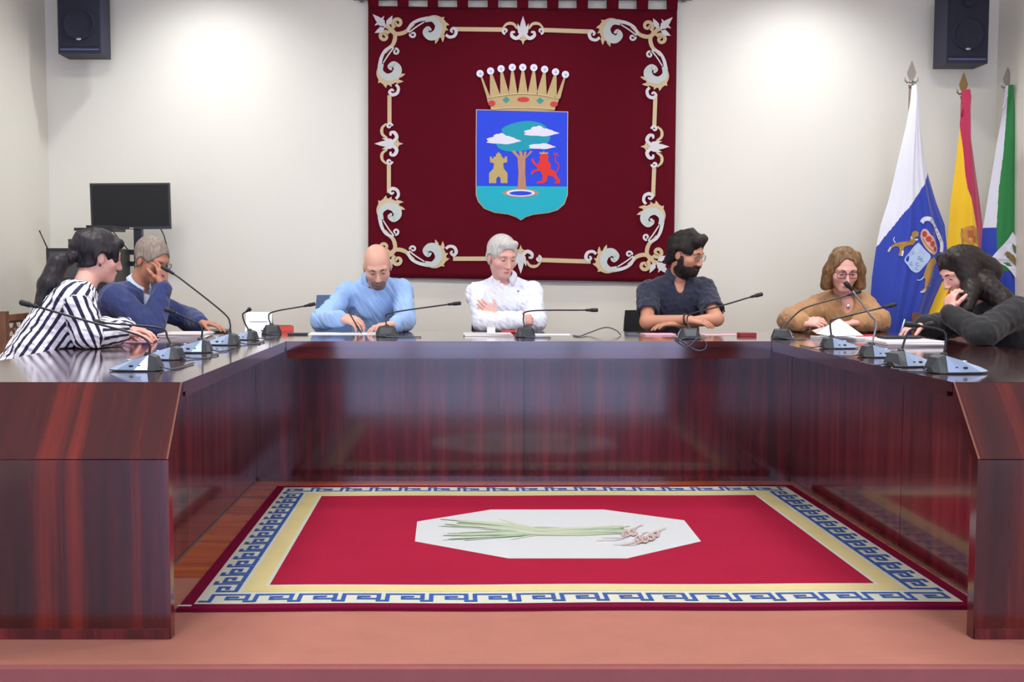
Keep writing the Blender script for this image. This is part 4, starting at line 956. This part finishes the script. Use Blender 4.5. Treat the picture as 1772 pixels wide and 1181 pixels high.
S_, e_, w_ = p3['arms'][1]; ring_band('bracelet', w_-(w_-e_)*.02, w_-e_, .032, .009, mat('bracelet_black', (26, 24, 28), .5), p3['root'])
#@@P4
tan = mat('blouse_tan', (174, 130, 88), .85, sheen=.15, var=.05, vscale=(5, 5, 2)); bhair = hairmat('hair_brown', (92, 66, 44), (138, 106, 70))
N4 = A(1461, 514, 6.58)
p4 = person('woman with brown bobbed hair and glasses in a tan blouse', (N4[0], 6.74, .56), N4, (-.03, -1, 0), A(1459, 468, 6.47), (-.06, -.88, -.34),
    [dict(q=1, w=A(1388, 567, 6.22), hint=A(1350, 580, 6.4), f=(.75, -.5, .05), n=(.3, .4, -.8), curl=.7, ez=.83), dict(q=-1, w=A(1486, 569, 6.16), hint=A(1560, 585, 6.4), f=(-.95, -.2, -.08), n=dn_, curl=.35, ez=.83)],
    skinC, tan, (bhair, .011, SHORT_ADD+[((0, -.05, -.04), (.095, .07, .08))], [((0, .112, .016), (.061, .070, .098)), ((0, .09, -.07), (.058, .080, .06))], [lk((.060, .020, .098), (.090, .022, .01), .026, .030), lk((.090, .022, .01), (.100, .030, -.085), .032, .030), lk((-.060, .020, .098), (-.090, .022, .01), .026, .030), lk((-.090, .022, .01), (-.100, .030, -.085), .032, .030), lk((.05, -.06, -.02), (.06, -.03, -.10), .045, .035), lk((-.05, -.06, -.02), (-.06, -.03, -.10), .045, .035), lk((.02, .035, .120), (-.055, .045, .080), .016, .018)], .0035),
    hs=1.02, shw=.150, vneck=.040, collar=(tan, 30, .055), seed=41, sleeve_r=.012, infl=.014, brow=(96, 70, 52))
glasses(p4, (74, 30, 40), .026, .019)
S_, e_, w_ = p4['arms'][-1]; ring_band('wrist_watch', e_+(w_-e_)*.97, w_-e_, .029, .016, mat('watch_black', (20, 20, 24), .4), p4['root'])
c_ = surf_at(p4['cloth'], 1456, 528); bm = bmesh.new(); add_ball(bm, V(N4[0], c_[1]+.004, c_[2]), (.011, .004, .013)); bm_obj('pendant', bm, mat('pendant_silver', (230, 226, 236), .2, .9), p4['root'], True)
#@@P5
blackc = mat('jumper_black', (20, 21, 26), .85, sheen=.15, bump=.15, bscale=120); lhair = hairmat('hair_black_brown', (20, 16, 17), (40, 29, 28), .5)
N5 = A(1712, 522, 5.42); h5 = A(1664, 472, 5.42)
p5 = person('woman with long dark hair in black, chin resting on her hand', (N5[0]+.23, 5.38, .56), N5, (-1, -.08, 0), h5, (-.86, -.16, -.46),
    [dict(q=-1, w=A(1642, 543, 5.30), hint=A(1600, 640, 5.05), f=(.12, .15, .95), n=(.95, .2, .0), curl=.75, fa=.22, ua=.28, ez=.825), dict(q=1, w=A(1598, 577, 5.52), hint=A(1640, 640, 5.7), f=(-.95, -.1, -.15), n=dn_, curl=.5, ez=.83)],
    skinC, blackc, (lhair, .014, SHORT_ADD+[((0, -.06, -.05), (.10, .07, .09))], [((0, .115, -.015), (.080, .055, .092))], [lk((-.060, .030, .10), (-.080, .030, .0), .034, .036), lk((-.080, .030, .0), (-.085, .02, -.11), .038, .034), lk((.060, .030, .10), (.080, .025, -.02), .028, .028), lk((.080, .025, -.02), (.08, .0, -.11), .03, .03),
        lk((0, -.07, .04), (-.02, -.13, -.06), .070, .065), lkw(A(1702, 492, 5.36), A(1736, 522, 5.30), .062, .055), lkw(A(1736, 522, 5.30), A(1762, 556, 5.28), .052, .034), lkw(A(1680, 500, 5.32), A(1672, 535, 5.27), .05, .03)], .0025),
    hs=.96, shw=.158, seed=53, sleeve_r=.012, infl=.014, brow=(44, 34, 32), vneck=0, wr_amp=.006)
S_, e_, w_ = p5['arms'][-1]; ring_band('cuff', e_+(w_-e_)*.95, w_-e_, .039, .024, mat('cuff_white', (226, 222, 226), .8), p5['root']); ring_band('bracelet', w_+(w_-e_)*.10, w_-e_, .030, .008, mat('bracelet_dark', (30, 34, 36), .4), p5['root'])
#@@P6
strm = bpy.data.materials.new('blouse_striped'); strm.use_nodes = True; nt = strm.node_tree; b_ = nt.nodes['Principled BSDF']; b_.inputs['Roughness'].default_value = .8
at_ = nt.nodes.new('ShaderNodeAttribute'); at_.attribute_name = 'stripe'; fr_ = nt.nodes.new('ShaderNodeMath'); fr_.operation = 'FRACT'; gt_ = nt.nodes.new('ShaderNodeMath'); gt_.operation = 'GREATER_THAN'; gt_.inputs[1].default_value = .60
mx_ = nt.nodes.new('ShaderNodeMix'); mx_.data_type = 'RGBA'; mx_.inputs[6].default_value = rgb(228, 228, 240); mx_.inputs[7].default_value = rgb(24, 26, 62)
nt.links.new(at_.outputs['Fac'], fr_.inputs[0]); nt.links.new(fr_.outputs[0], gt_.inputs[0]); nt.links.new(gt_.outputs[0], mx_.inputs[0]); nt.links.new(mx_.outputs[2], b_.inputs['Base Color'])
phair = hairmat('hair_near_black', (18, 17, 24), (40, 35, 42), .5); N6 = A(146, 502, 5.08); h6 = A(170, 446, 5.14)
p6 = person('woman with a dark ponytail in a striped navy and white blouse', (-2.06, 4.93, .57), N6, (.92, .30, 0), h6, (.80, .54, -.22),
    [dict(q=1, w=A(208, 582, 5.12), hint=A(90, 640, 4.72), f=(.88, .38, -.14), n=dn_, curl=.3, ez=.83), dict(q=-1, w=A(222, 572, 5.45), hint=A(170, 640, 5.6), f=(.95, -.05, -.1), n=dn_, curl=.35, ez=.83)],
    skinC, strm, (phair, .014, SHORT_ADD, [((0, .110, -.008), (.070, .060, .085)), ((0, .09, -.06), (.12, .075, .06)), ((.085, .0, -.02), (.03, .03, .04)), ((-.085, .0, -.02), (.03, .03, .04))], [lk((-.05, .07, .085), (.05, .07, .085), .025, .025), lk((.064, .055, .07), (.066, .068, .0), .016, .010), lk((-.064, .055, .07), (-.066, .068, .0), .016, .010), lk((0, -.09, .06), (0, -.115, .03), .05, .034),
        lkw(A(124, 446, 5.06), A(100, 456, 5.0), .030, .036), lkw(A(100, 456, 5.0), A(84, 492, 4.96), .044, .046), lkw(A(84, 492, 4.96), A(68, 528, 4.92), .044, .022)], .0025),
    hs=.97, shw=.158, vneck=.07, seed=61, stripes=True, sleeve_r=.014, infl=.015, brow=(40, 32, 34), build=(1.08, 1.1))
L6, HR6 = p6['head']
bm = bmesh.new(); add_ball(bm, L6(.079, -.006, -.040), .006); bm_obj('earring', bm, mat('earring_dark', (40, 40, 60), .3), p6['root'], True)
S_, e_, w_ = p6['arms'][1]; ring_band('cuff', e_+(w_-e_)*.90, w_-e_, .038, .026, mat('cuff_navy', (26, 26, 50), .8), p6['root'])
#@@P7
suit = mat('suit_navy', (38, 52, 104), .85, sheen=.2, bump=.12, bscale=140); suitshirt = mat('shirt_pale', (186, 202, 226), .85); ghair = hairmat('hair_grey', (148, 136, 126), (116, 106, 100), .6)
N7 = A(238, 500, 6.06); h7 = A(261, 451, 6.03)
p7 = person('grey-haired man in a navy suit covering his face with a hand', (-2.08, 6.10, .57), N7, (.97, -.28, 0), h7, (.80, -.42, -.42),
    [dict(q=1, w=A(282, 496, 5.93), hint=A(275, 640, 5.75), f=(-.05, .1, .95), n=(-.85, .45, .2), curl=.55, ez=.825), dict(q=-1, w=A(346, 565, 6.16), hint=A(330, 560, 6.5), f=(.95, -.15, -.12), n=dn_, curl=.3, ez=.83)],
    skinD, (suitshirt, suit), (ghair, .007, SHORT_ADD, FACE_SUB, None, .0012), seed=71, jacket=True, collar=(suitshirt, 26, .03), brow=(120, 110, 104), build=(1.1, 1.15), shw=.178)
glasses(p7, (60, 56, 60))
#@@END3
#@@CHAIRS
from mathutils.geometry import tessellate_polygon
cw_l = wood('chair_walnut', (84, 50, 34), (116, 74, 50), (140, 96, 66), (8, 8, 2), .35, .2)
cfab = mat('chair_black_fabric', (26, 26, 30), .8, bump=.2, bscale=200); cblue = mat('chair_blue_fabric', (92, 118, 158), .8, bump=.2, bscale=200); cmet = mat('chair_frame', (40, 40, 44), .35, .7)
def CM(x, y, rz): return Matrix.Translation((x, y, 0)) @ Matrix.Rotation(rz, 4, 'Z')
def office_chair(x, y, rz, fab, hw, top, label):
    t = thing('office_chair', (x, y, 0), label, 'chair', 'chairs at the council desk'); M = CM(x, y, rz); W3 = lambda *p: tuple(M @ Vector(p))
    box('seat', -hw, hw, -.22, .22, .40, .452, fab, t, .018, M)
    bm = bmesh.new(); n = 10; vs2 = []
    for k in range(2):
        for j in range(6):
            for i in range(n+1):
                u = -1+2*i/n; z = .52+(top-.52)*j/5; xx = u*hw*(1-.06*(j/5)**3); yy = -.235-.02*(j/5)+.035*u*u+(-.028 if k else 0); vs2.append(bm.verts.new(W3(xx, yy, z)))
    q = lambda k, j, i: vs2[k*6*(n+1)+j*(n+1)+i]
    for j in range(5):
        for i in range(n):
            bm.faces.new((q(0, j, i), q(0, j, i+1), q(0, j+1, i+1), q(0, j+1, i))); bm.faces.new((q(1, j, i), q(1, j+1, i), q(1, j+1, i+1), q(1, j, i+1)))
    for i in range(n): bm.faces.new((q(0, 0, i), q(1, 0, i), q(1, 0, i+1), q(0, 0, i+1))); bm.faces.new((q(0, 5, i), q(0, 5, i+1), q(1, 5, i+1), q(1, 5, i)))
    for j in range(5): bm.faces.new((q(0, j, 0), q(0, j+1, 0), q(1, j+1, 0), q(1, j, 0))); bm.faces.new((q(0, j, n), q(1, j, n), q(1, j+1, n), q(0, j+1, n)))
    bm_obj('backrest', bm, fab, t, False, .006)
    for s_ in (-1, 1):
        tube('leg', [W3(s_*(hw-.03), .19, .40), W3(s_*(hw-.01), .21, 0)], .011, cmet, t, 8); tube('leg', [W3(s_*(hw-.03), -.19, .40), W3(s_*(hw-.01), -.24, 0)], .011, cmet, t, 8)
        tube('back_post', [W3(s_*(hw-.06), -.18, .41), W3(s_*(hw-.06), -.262, .46), W3(s_*(hw-.06), -.272, .66)], .010, cmet, t, 8)
def carved_chair(x, y, rz, top, label):
    t = thing('carved_chair', (x, y, 0), label, 'chair', 'carved wooden chairs'); M = CM(x, y, rz); W3 = lambda *p: tuple(M @ Vector(p))
    box('seat', -.25, .25, -.22, .23, .40, .45, cw_l, t, .006, M)
    for s_ in (-1, 1):
        box('leg', s_*.23-.022, s_*.23+.022, .185, .229, 0, .40, cw_l, t, .004, M); box('back_post', s_*.245-.022, s_*.245+.022, -.265, -.223, 0, top+.02, cw_l, t, .005, M)
    box('top_rail', -.222, .222, -.258, -.230, top-.035, top, cw_l, t, .005, M); box('lower_rail', -.222, .222, -.256, -.232, .50, .56, cw_l, t, .005, M)
    z0, z1 = .56, top-.035; loops = [[(-.222, z0), (.222, z0), (.222, z1), (-.222, z1)]]
    def lobe(c, w_, h_, up_): return [(c[0]+w_*a, c[1]+h_*b*up_) for a, b in ((-1, .5), (-.6, .55), (0, .5), (.6, .55), (1, .5), (.75, -.1), (.35, -.5), (-.35, -.5), (-.75, -.1))]
    rows = max(int((z1-z0)/.09), 1)
    for r in range(rows):
        zc = z0+(r+.5)*(z1-z0)/rows
        for cx in (-.15, -.05, .05, .15):
            loops.append(lobe((cx, zc+.022), .036, .026, 1)); loops.append(lobe((cx, zc-.022), .036, .026, -1))
        for cx in (-.10, 0, .10): loops.append([(cx+.010*math.cos(a), zc+.010*math.sin(a)) for a in np.linspace(0, 2*PI, 8, endpoint=False)])
    tri = tessellate_polygon([[Vector((a, b, 0)) for a, b in l_] for l_ in loops]); flat = [p for l_ in loops for p in l_]; bm = bmesh.new()
    fv = [bm.verts.new(W3(a, -.246, b)) for a, b in flat]; bv = [bm.verts.new(W3(a, -.242, b)) for a, b in flat]
    for f in tri:
        try: bm.faces.new([fv[i] for i in f]); bm.faces.new([bv[i] for i in f[::-1]])
        except ValueError: pass
    o = 0
    for l_ in loops:
        n = len(l_)
        for i in range(n): bm.faces.new((fv[o+i], fv[o+(i+1) % n], bv[o+(i+1) % n], bv[o+i]))
        o += n
    bm_obj('openwork_panel', bm, cw_l, t)
office_chair(-.70, 6.90, PI, cblue, .27, .965, 'blue fabric chair of the bald man in the light blue shirt')
office_chair(N2[0]+.01, 6.92, PI, cfab, .21, .84, 'black chair behind the white-haired man with folded arms')
office_chair(N3[0]+.01, 6.92, PI, cfab, .245, .865, 'black chair of the bearded man in the navy polo')
office_chair(N4[0], 6.92, PI, cfab, .20, .82, 'black chair behind the woman in the tan blouse')
carved_chair(-2.23, 6.10, -PI/2, .885, 'carved dark wooden chair of the man in the navy suit')
carved_chair(-2.20, 4.93, -PI/2, .80, 'carved dark wooden chair of the woman in the striped blouse')
carved_chair(N5[0]+.36, 5.38, PI/2, .80, 'carved dark wooden chair of the woman in black')
carved_chair(2.98, 6.42, PI-.25, .845, 'empty carved wooden chair standing in front of the flags')

#@@MICS
mbase = mat('mic_dark_grey', (58, 62, 66), .35, .2); mside = mat('mic_silver_blue', (168, 188, 222), .22, .6); mneck = mat('mic_neck', (44, 44, 48), .35, .4); mneck2 = mat('mic_neck_silver', (150, 148, 150), .3, .8); mhead = mat('mic_head', (20, 20, 26), .6, bump=.3, bscale=500); mcab = mat('cable_grey', (74, 78, 92), .45); mkey = mat('mic_socket', (22, 26, 40), .5)
def mic(b, neck, tip, u, label, nm=None, dy=0.0, cable=None, sc=1.0):
    B = AZ(b[0], b[1], TZ); B[2] = TZ+.0006; u = nrm(V(u[0], u[1], 0)); v = V(-u[1], u[0], 0)
    t = thing('gooseneck_microphone', B, label, 'microphone', 'gooseneck microphones on the desk')
    W3 = lambda a, l_, z: tuple(B+(u*a+v*l_)*sc+V(0, 0, z*sc))
    sec = [(.085, .030, .002, .010), (.060, .044, .001, .020), (.0, .054, .001, .040), (-.040, .054, .001, .052), (-.060, .048, .001, .044), (-.074, .036, .002, .016)]
    bm = bmesh.new(); rings = []
    for a, hw, z0, z1 in sec:
        rings.append([bm.verts.new(W3(a, l_, z)) for l_, z in ((-hw, z0), (-hw, z0+.003), (-hw*.62, z1), (hw*.62, z1), (hw, z0+.003), (hw, z0))])
    for p, q in zip(rings, rings[1:]):
        for k in range(6): bm.faces.new((p[k], p[(k+1) % 6], q[(k+1) % 6], q[k]))
    bm.faces.new(rings[0]); bm.faces.new(rings[-1][::-1]); bo = bm_obj('base', bm, mbase, t, False, .002)
    for s_ in (-1, 1):
        bm = bmesh.new(); pts = []
        for a, hw, z0, z1 in sec[:4]: pts.append((a, s_*(hw+.0012), z0+.004, s_*(hw*.62+.004), z1-.001))
        lo_ = [bm.verts.new(W3(a, l0, z0)) for a, l0, z0, l1, z1 in pts]; hi_ = [bm.verts.new(W3(a, l1, z1)) for a, l0, z0, l1, z1 in pts]
        for i in range(3): bm.faces.new((lo_[i], lo_[i+1], hi_[i+1], hi_[i]))
        sd = bm_obj('side_plate', bm, mside, t)
        for a in (.012, -.014):
            bm = bmesh.new(); add_ball(bm, W3(a, s_*.0475, .017), (.008*sc, .004, .004*sc)); bm_obj('socket', bm, mkey, sd, True)
    bm = bmesh.new(); add_ball(bm, W3(.03, 0, .0315), (.010, .010, .004)); bm_obj('talk_button', bm, mside, t, True)
    y0 = B[1]+dy; pts = [V(*W3(-.030, 0, .046))]+[A(p[0], p[1], y0) for p in neck[1:]]; T_ = A(tip[0], tip[1], y0)
    pth = crom(pts, 6); tube('gooseneck', pth, [.0062]+[.0042]*(len(pth)-1), nm or mneck, t, 8)
    d = nrm(T_-pts[-1]); hd = [pts[-1]-d*.004, pts[-1]+d*.004, pts[-1]+(T_-pts[-1])*.35, pts[-1]+(T_-pts[-1])*.42, pts[-1]+(T_-pts[-1])*.93, T_]
    tube('capsule', hd, [.005, .007, .0075, .0105, .0105, .006], mhead, t, 12)
    bm = bmesh.new(); add_lathe(bm, [(.014, -.004), (.014, .004), (.009, .014)], tuple(pts[0]), 14); bm_obj('neck_collar', bm, mkey, t, True)
    if cable: tube('cable', crom([V(*W3(-.07, .01, .012))]+[np.asarray(c) for c in cable], 6), .0032, mcab, t, 6)
    return t
rr = random.Random(5)
def lane(b, u, k, ln, sc=1.0):                     # cable lane running beside the bases, on the side away from the sitter
    B = AZ(b[0], b[1], TZ); u = nrm(V(u[0], u[1], 0)); w_ = V(0, 1, 0) if abs(u[0]) > .5 else V(1, 0, 0); o = B-u*(.10*sc); z = V(0, 0, .0042)
    d = -u if abs(u[0]) < .5 else V(-np.sign(u[0]), 0, 0)
    return [o+z]+[o+d*(.02+.016*k+.007*math.sin(q*9+k))+w_*(.03+ln*q)+z for q in (0, .33, .66, 1)]
LW = 'on the wing of the striped woman'; RW = 'on the wing of the woman in black'
mic((240, 641), [(261, 612), (259, 598), (238, 580), (155, 557), (64, 531)], (34, 523), (-1, -.05), 'gooseneck microphone nearest the sloped desk end, '+LW, None, 0, lane((240, 641), (-1, 0), 0, 0.22, 1.1), 1.1)
mic((286, 622), [(291, 604), (290, 585), (277, 568), (200, 561), (180, 559)], (163, 557), (-1, .15), 'gooseneck microphone second from the sloped desk end, '+LW, None, 0, lane((286, 622), (-1, 0), 2, 0.22, 1.1))
mic((334, 610), [(347, 590), (350, 574), (345, 562), (332, 555), (302, 541)], (285, 535), (-1, -.1), 'gooseneck microphone third from the sloped desk end, '+LW, None, 0, lane((334, 610), (-1, 0), 0, 0.2, 1.1), 1.1)
mic((386, 597), [(399, 577), (398, 560), (386, 541), (322, 490), (300, 474)], (279, 461), (-1, .1), 'tall gooseneck microphone reaching up to the man in the suit', None, 0, lane((386, 597), (-1, 0), 2, 0.18, 1.1), 1.05)
mic((424, 588), [(426, 578), (424, 560), (420, 545), (427, 539)], (434, 534), (-1, .3), 'short-necked gooseneck microphone behind the tall one at the desk corner', None, 0, lane((424, 588), (-1, 0), 0, 0.06, 1.1), .9)
mic((469, 578), [(464, 562), (465, 550), (473, 540), (527, 530)], (546, 526), (-.3, 1), 'gooseneck microphone at the desk corner beside the red wallet', None, .0, lane((469, 578), (0, 1), 0, 0.04, 1.1))
mic((670, 582), [(666, 563), (668, 550), (680, 541), (776, 527)], (798, 525), (0, 1), 'gooseneck microphone in front of the bald man', None, .0, lane((670, 582), (0, 1), 0, 0.16, 1.1), 1.1)
mic((908, 583), [(903, 564), (906, 550), (918, 538.5), (1014, 537)], (1035, 537), (0, 1), 'gooseneck microphone in front of the white-haired man', None, .0, lane((908, 583), (0, 1), 0, 0.1, 1.1), 1.0)
ye = YB0-.012
mic((1190, 586), [(1188, 566), (1189, 552), (1198, 543), (1243, 531), (1300, 514)], (1320, 509), (0, 1), 'gooseneck microphone in front of the bearded man', None, .0, [AZ(1175, 588, TZ+.004), A(1165, 583, ye-.004), A(1178, 596, ye), A(1190, 600, ye), A(1202, 590, ye-.004), A(1210, 585, ye-.006), A(1222, 594, ye), A(1220, 604, ye), A(1207, 607, ye), A(1190, 598, ye), A(1175, 588, ye-.004), AZ(1168, 588, TZ+.004)], 1.1)
mic((1355, 586), [(1367, 572), (1371, 550), (1394, 533), (1440, 519), (1468, 511)], (1490, 504), (.5, .9), 'dark gooseneck microphone at the desk corner by the red case', None, .0, lane((1355, 586), (0, 1), 0, 0.05, 1.1))
mic((1450, 603), [(1432, 578), (1437, 558), (1450, 551), (1530, 532)], (1551, 527), (1, .05), 'gooseneck microphone before the papers of the woman in tan', None, .0, lane((1450, 603), (1, 0), 0, 0.1, 1.1), 1.0)
mic((1520, 618), [(1515, 595), (1516, 560), (1504, 543), (1474, 502)], (1462, 488), (1, .05), 'gooseneck microphone with a silver stem rising to the face of the woman in tan', mneck2, .0, lane((1520, 618), (1, 0), 2, 0.12, 1.1), 1.0)
mic((1572, 634), [(1566, 606), (1570, 578), (1583, 568), (1600, 563)], (1616, 560), (1, .2), 'gooseneck microphone second from the sloped desk end, '+RW, None, .0, lane((1572, 634), (1, 0), 0, 0.1, 1.1), 1.1)
mic((1650, 645), [(1635, 617), (1637, 583), (1626, 571), (1590, 564)], (1566, 561), (1, 0), 'gooseneck microphone nearest the sloped desk end, '+RW, None, .0, lane((1650, 645), (1, 0), 2, 0.12, 1.1), 1.2)
tag(tube('loose_cable', crom([AZ(992, 581, TZ+.004), AZ(1004, 582, TZ+.004), A(1020, 576, 6.0), A(1048, 567, 6.0), A(1066, 572, 6.0), AZ(1074, 580, TZ+.004)], 8), .0034, mcab, None, 6), 'thin grey cable arching over the desk beside the white-haired man', 'cable')

#@@PAPERS
pw = mat('paper_white', (232, 234, 240), .8); pp = mat('paper_pink', (226, 168, 186), .8); pr_ = mat('case_red', (196, 48, 44), .45); pk_ = mat('case_black', (22, 22, 26), .4); pf = mat('paper_edge', (206, 198, 200), .8)
def sheets(name, c, sx, sy, hgt, rz, m, label, cat, z0=TZ, n=1, tilt=0.0):
    B = AZ(c[0], c[1], z0); t = None
    if n == 1:
        M = Matrix.Translation((B[0], B[1], z0+.0006)) @ Matrix.Rotation(rz, 4, 'Z') @ Matrix.Rotation(tilt, 4, 'X')
        return tag(box(name, -sx/2, sx/2, -sy/2, sy/2, 0, hgt, m, None, min(hgt*.3, .003), M), label, cat)
    t = thing(name, (B[0], B[1], z0), label, cat)
    for i in range(n):
        M = Matrix.Translation((B[0]+rr.uniform(-.008, .008), B[1]+rr.uniform(-.008, .008), z0+.0006+i*hgt/n)) @ Matrix.Rotation(rz+rr.uniform(-.06, .06), 4, 'Z')
        box('sheet', -sx/2, sx/2, -sy/2, sy/2, 0, hgt/n*.92, m if i % 2 else pf, t, 0, M)
    return t
sheets('paper_sheet', (238, 590), .18, .26, .002, .1, pp, 'pale pink sheet under the hands of the striped woman', 'paper')
sheets('paper_stack', (322, 583), .24, .28, .022, .05, pw, 'stack of white papers beside the man in the suit', 'papers', n=5)
sheets('notebook', (376, 574.5), .16, .22, .010, .2, pk_, 'small black notebook behind the tall microphone', 'notebook')
sheets('paper_sheet', (598, 578), .40, .22, .002, .04, pw, 'white sheet the bald man writes on', 'paper')
sheets('phone', (516, 579.5), .11, .07, .009, .08, pk_, 'black phone lying by the elbow of the bald man', 'phone')
sheets('paper_stack', (845, 581), .26, .16, .012, .03, pw, 'white papers in front of the folded arms', 'papers', n=3)
sheets('paper_sheet', (952, 580), .22, .14, .002, -.1, pw, 'single white sheet beside the microphone of the white-haired man', 'paper')
sheets('paper_folder', (1140, 580), .18, .15, .006, .05, pp, 'pink and violet folder under the bearded man\'s forearms', 'folder')
sheets('notebook', (1094, 580.5), .06, .12, .010, .0, mat('case_grey', (92, 96, 112), .5), 'grey notebook at the elbow of the bearded man', 'notebook')
sheets('paper_sheet', (1245, 580), .20, .12, .002, .1, pp, 'pink sheet between the bearded man\'s arm and the red case', 'paper')
sheets('spectacle_case', (1292, 582), .09, .06, .018, .05, mat('case_dark_red', (140, 40, 44), .5), 'dark red case lying open on the desk beside the bearded man', 'case')
B = AZ(480, 576, TZ)
t = thing('wallet', B, 'red wallet standing at the desk corner behind a microphone', 'wallet')
M = Matrix.Translation((B[0]+.02, B[1]+.10, TZ+.0006)) @ Matrix.Rotation(.1, 4, 'Z')
box('cover', -.055, .055, -.03, .03, 0, .034, mat('wallet_red', (206, 78, 66), .6), t, .012, M); box('pages', -.045, .045, -.02, .02, .034, .037, mat('wallet_inner', (120, 30, 30), .6), t, .001, M)
t = thing('name_card', A(448, 570, 6.30), 'folded white card standing at the desk corner', 'card')
M = Matrix.Translation((A(449, 560, 6.28)[0], 6.28, TZ+.0006)); bm = bmesh.new()
add_prism(bm, [(-.05, 0), (-.001, .115), (.001, .115), (.05, 0), (.047, 0), (0, .110), (-.047, 0)], lambda u, v, q: tuple(M @ Vector((-.075 if q == 0 else .075, u, v)))); bm_obj('card', bm, pw, t)
box('print', -.05, .05, -.0, .001, 0, .006, mat('print_grey', (170, 176, 190), .8), t, 0, M @ Matrix.Translation((0, -.028, .058)) @ Matrix.Rotation(-.40, 4, 'X'))
B = AZ(850, 578, TZ+.012)
t = thing('small_box', (B[0], B[1]+.02, TZ+.013), 'tiny white box on the papers before the folded arms', 'box')
M = Matrix.Translation((B[0], B[1]+.02, TZ+.0135)); box('carton', -.022, .022, -.018, .018, 0, .035, pw, t, .002, M); box('lid', -.023, .023, -.019, .019, .035, .042, pf, t, .001, M)
B = AZ(868, 579, TZ); t = thing('marker', B, 'red marker beside the tiny white box', 'pen'); tube('barrel', [(B[0]-.0, B[1]+.06, TZ+.010), (B[0]+.08, B[1]+.07, TZ+.010)], .009, pr_, t, 10); tube('cap', [(B[0]+.08, B[1]+.07, TZ+.010), (B[0]+.11, B[1]+.074, TZ+.010)], .0095, mat('cap_rose', (222, 120, 120), .5), t, 10)
# papers of the woman in tan
sheets('paper_stack', (1462, 588), .27, .24, .014, .2, pw, 'spread white papers in front of the woman in tan', 'papers', n=4)
B = AZ(1447, 588, TZ)
t = thing('open_report', B, 'white report held open like a tent before the woman in tan', 'papers')
bm = bmesh.new(); p = [AZ(1412, 577, TZ+.034), A(1452, 551, B[1]+.14), AZ(1494, 581, TZ+.034), AZ(1440, 582, TZ+.034)]
bm.faces.new([bm.verts.new(tuple(q)) for q in p]); e = bmesh.ops.extrude_face_region(bm, geom=bm.faces[:]); 
for v_ in [g for g in e['geom'] if isinstance(g, bmesh.types.BMVert)]: v_.co += Vector((.001, .004, -.003))
bm_obj('cover_page', bm, pw, t)
bm = bmesh.new(); p = [AZ(1412, 576, TZ+.034), A(1452, 551, B[1]+.15), A(1440, 562, B[1]+.26), AZ(1405, 572, TZ+.034)]
bm.faces.new([bm.verts.new(tuple(q)) for q in p]); e = bmesh.ops.extrude_face_region(bm, geom=bm.faces[:])
for v_ in [g for g in e['geom'] if isinstance(g, bmesh.types.BMVert)]: v_.co += Vector((0, .003, -.003))
bm_obj('back_page', bm, pf, t)
sheets('pen', (1496, 583), .09, .014, .010, .05, mat('pen_red', (206, 40, 70), .4), 'short red pen lying on the papers of the woman in tan', 'pen', TZ+.018)
sheets('paper_stack', (1566, 598), .28, .22, .026, .10, pw, 'thick stack of papers at the hand of the woman in black', 'papers', n=6)
sheets('notebook', (1556, 586), .18, .09, .010, .06, pk_, 'flat black folder on top of the thick paper stack', 'notebook', TZ+.028)
def pen(a, b, m, label):
    t = thing('pen', a, label, 'pen'); a = np.asarray(a); b = np.asarray(b); d = b-a
    tube('barrel', [a+d*.12, a+d*.9], .0042, m, t, 8); tube('tip', [a, a+d*.12], [.001, .004], cmet, t, 8); tube('clip', [a+d*.9, b], [.0042, .003], cmet, t, 8)
S_, e_, w_ = p1['arms'][1]; pen(AZ(626, 578, TZ+.004), A(602, 538, 6.05), pk_, 'dark pen in the hand of the bald man')
pen(A(1556, 584, 5.50), A(1567, 549, 5.50), mat('pen_silver', (190, 200, 224), .3, .5), 'silver pen held upright by the woman in black')
pen(A(285, 480, 5.90), A(263, 456, 5.96), mat('pen_violet', (110, 80, 190), .35), 'violet pen between the fingers of the man in the suit')
#@@END4
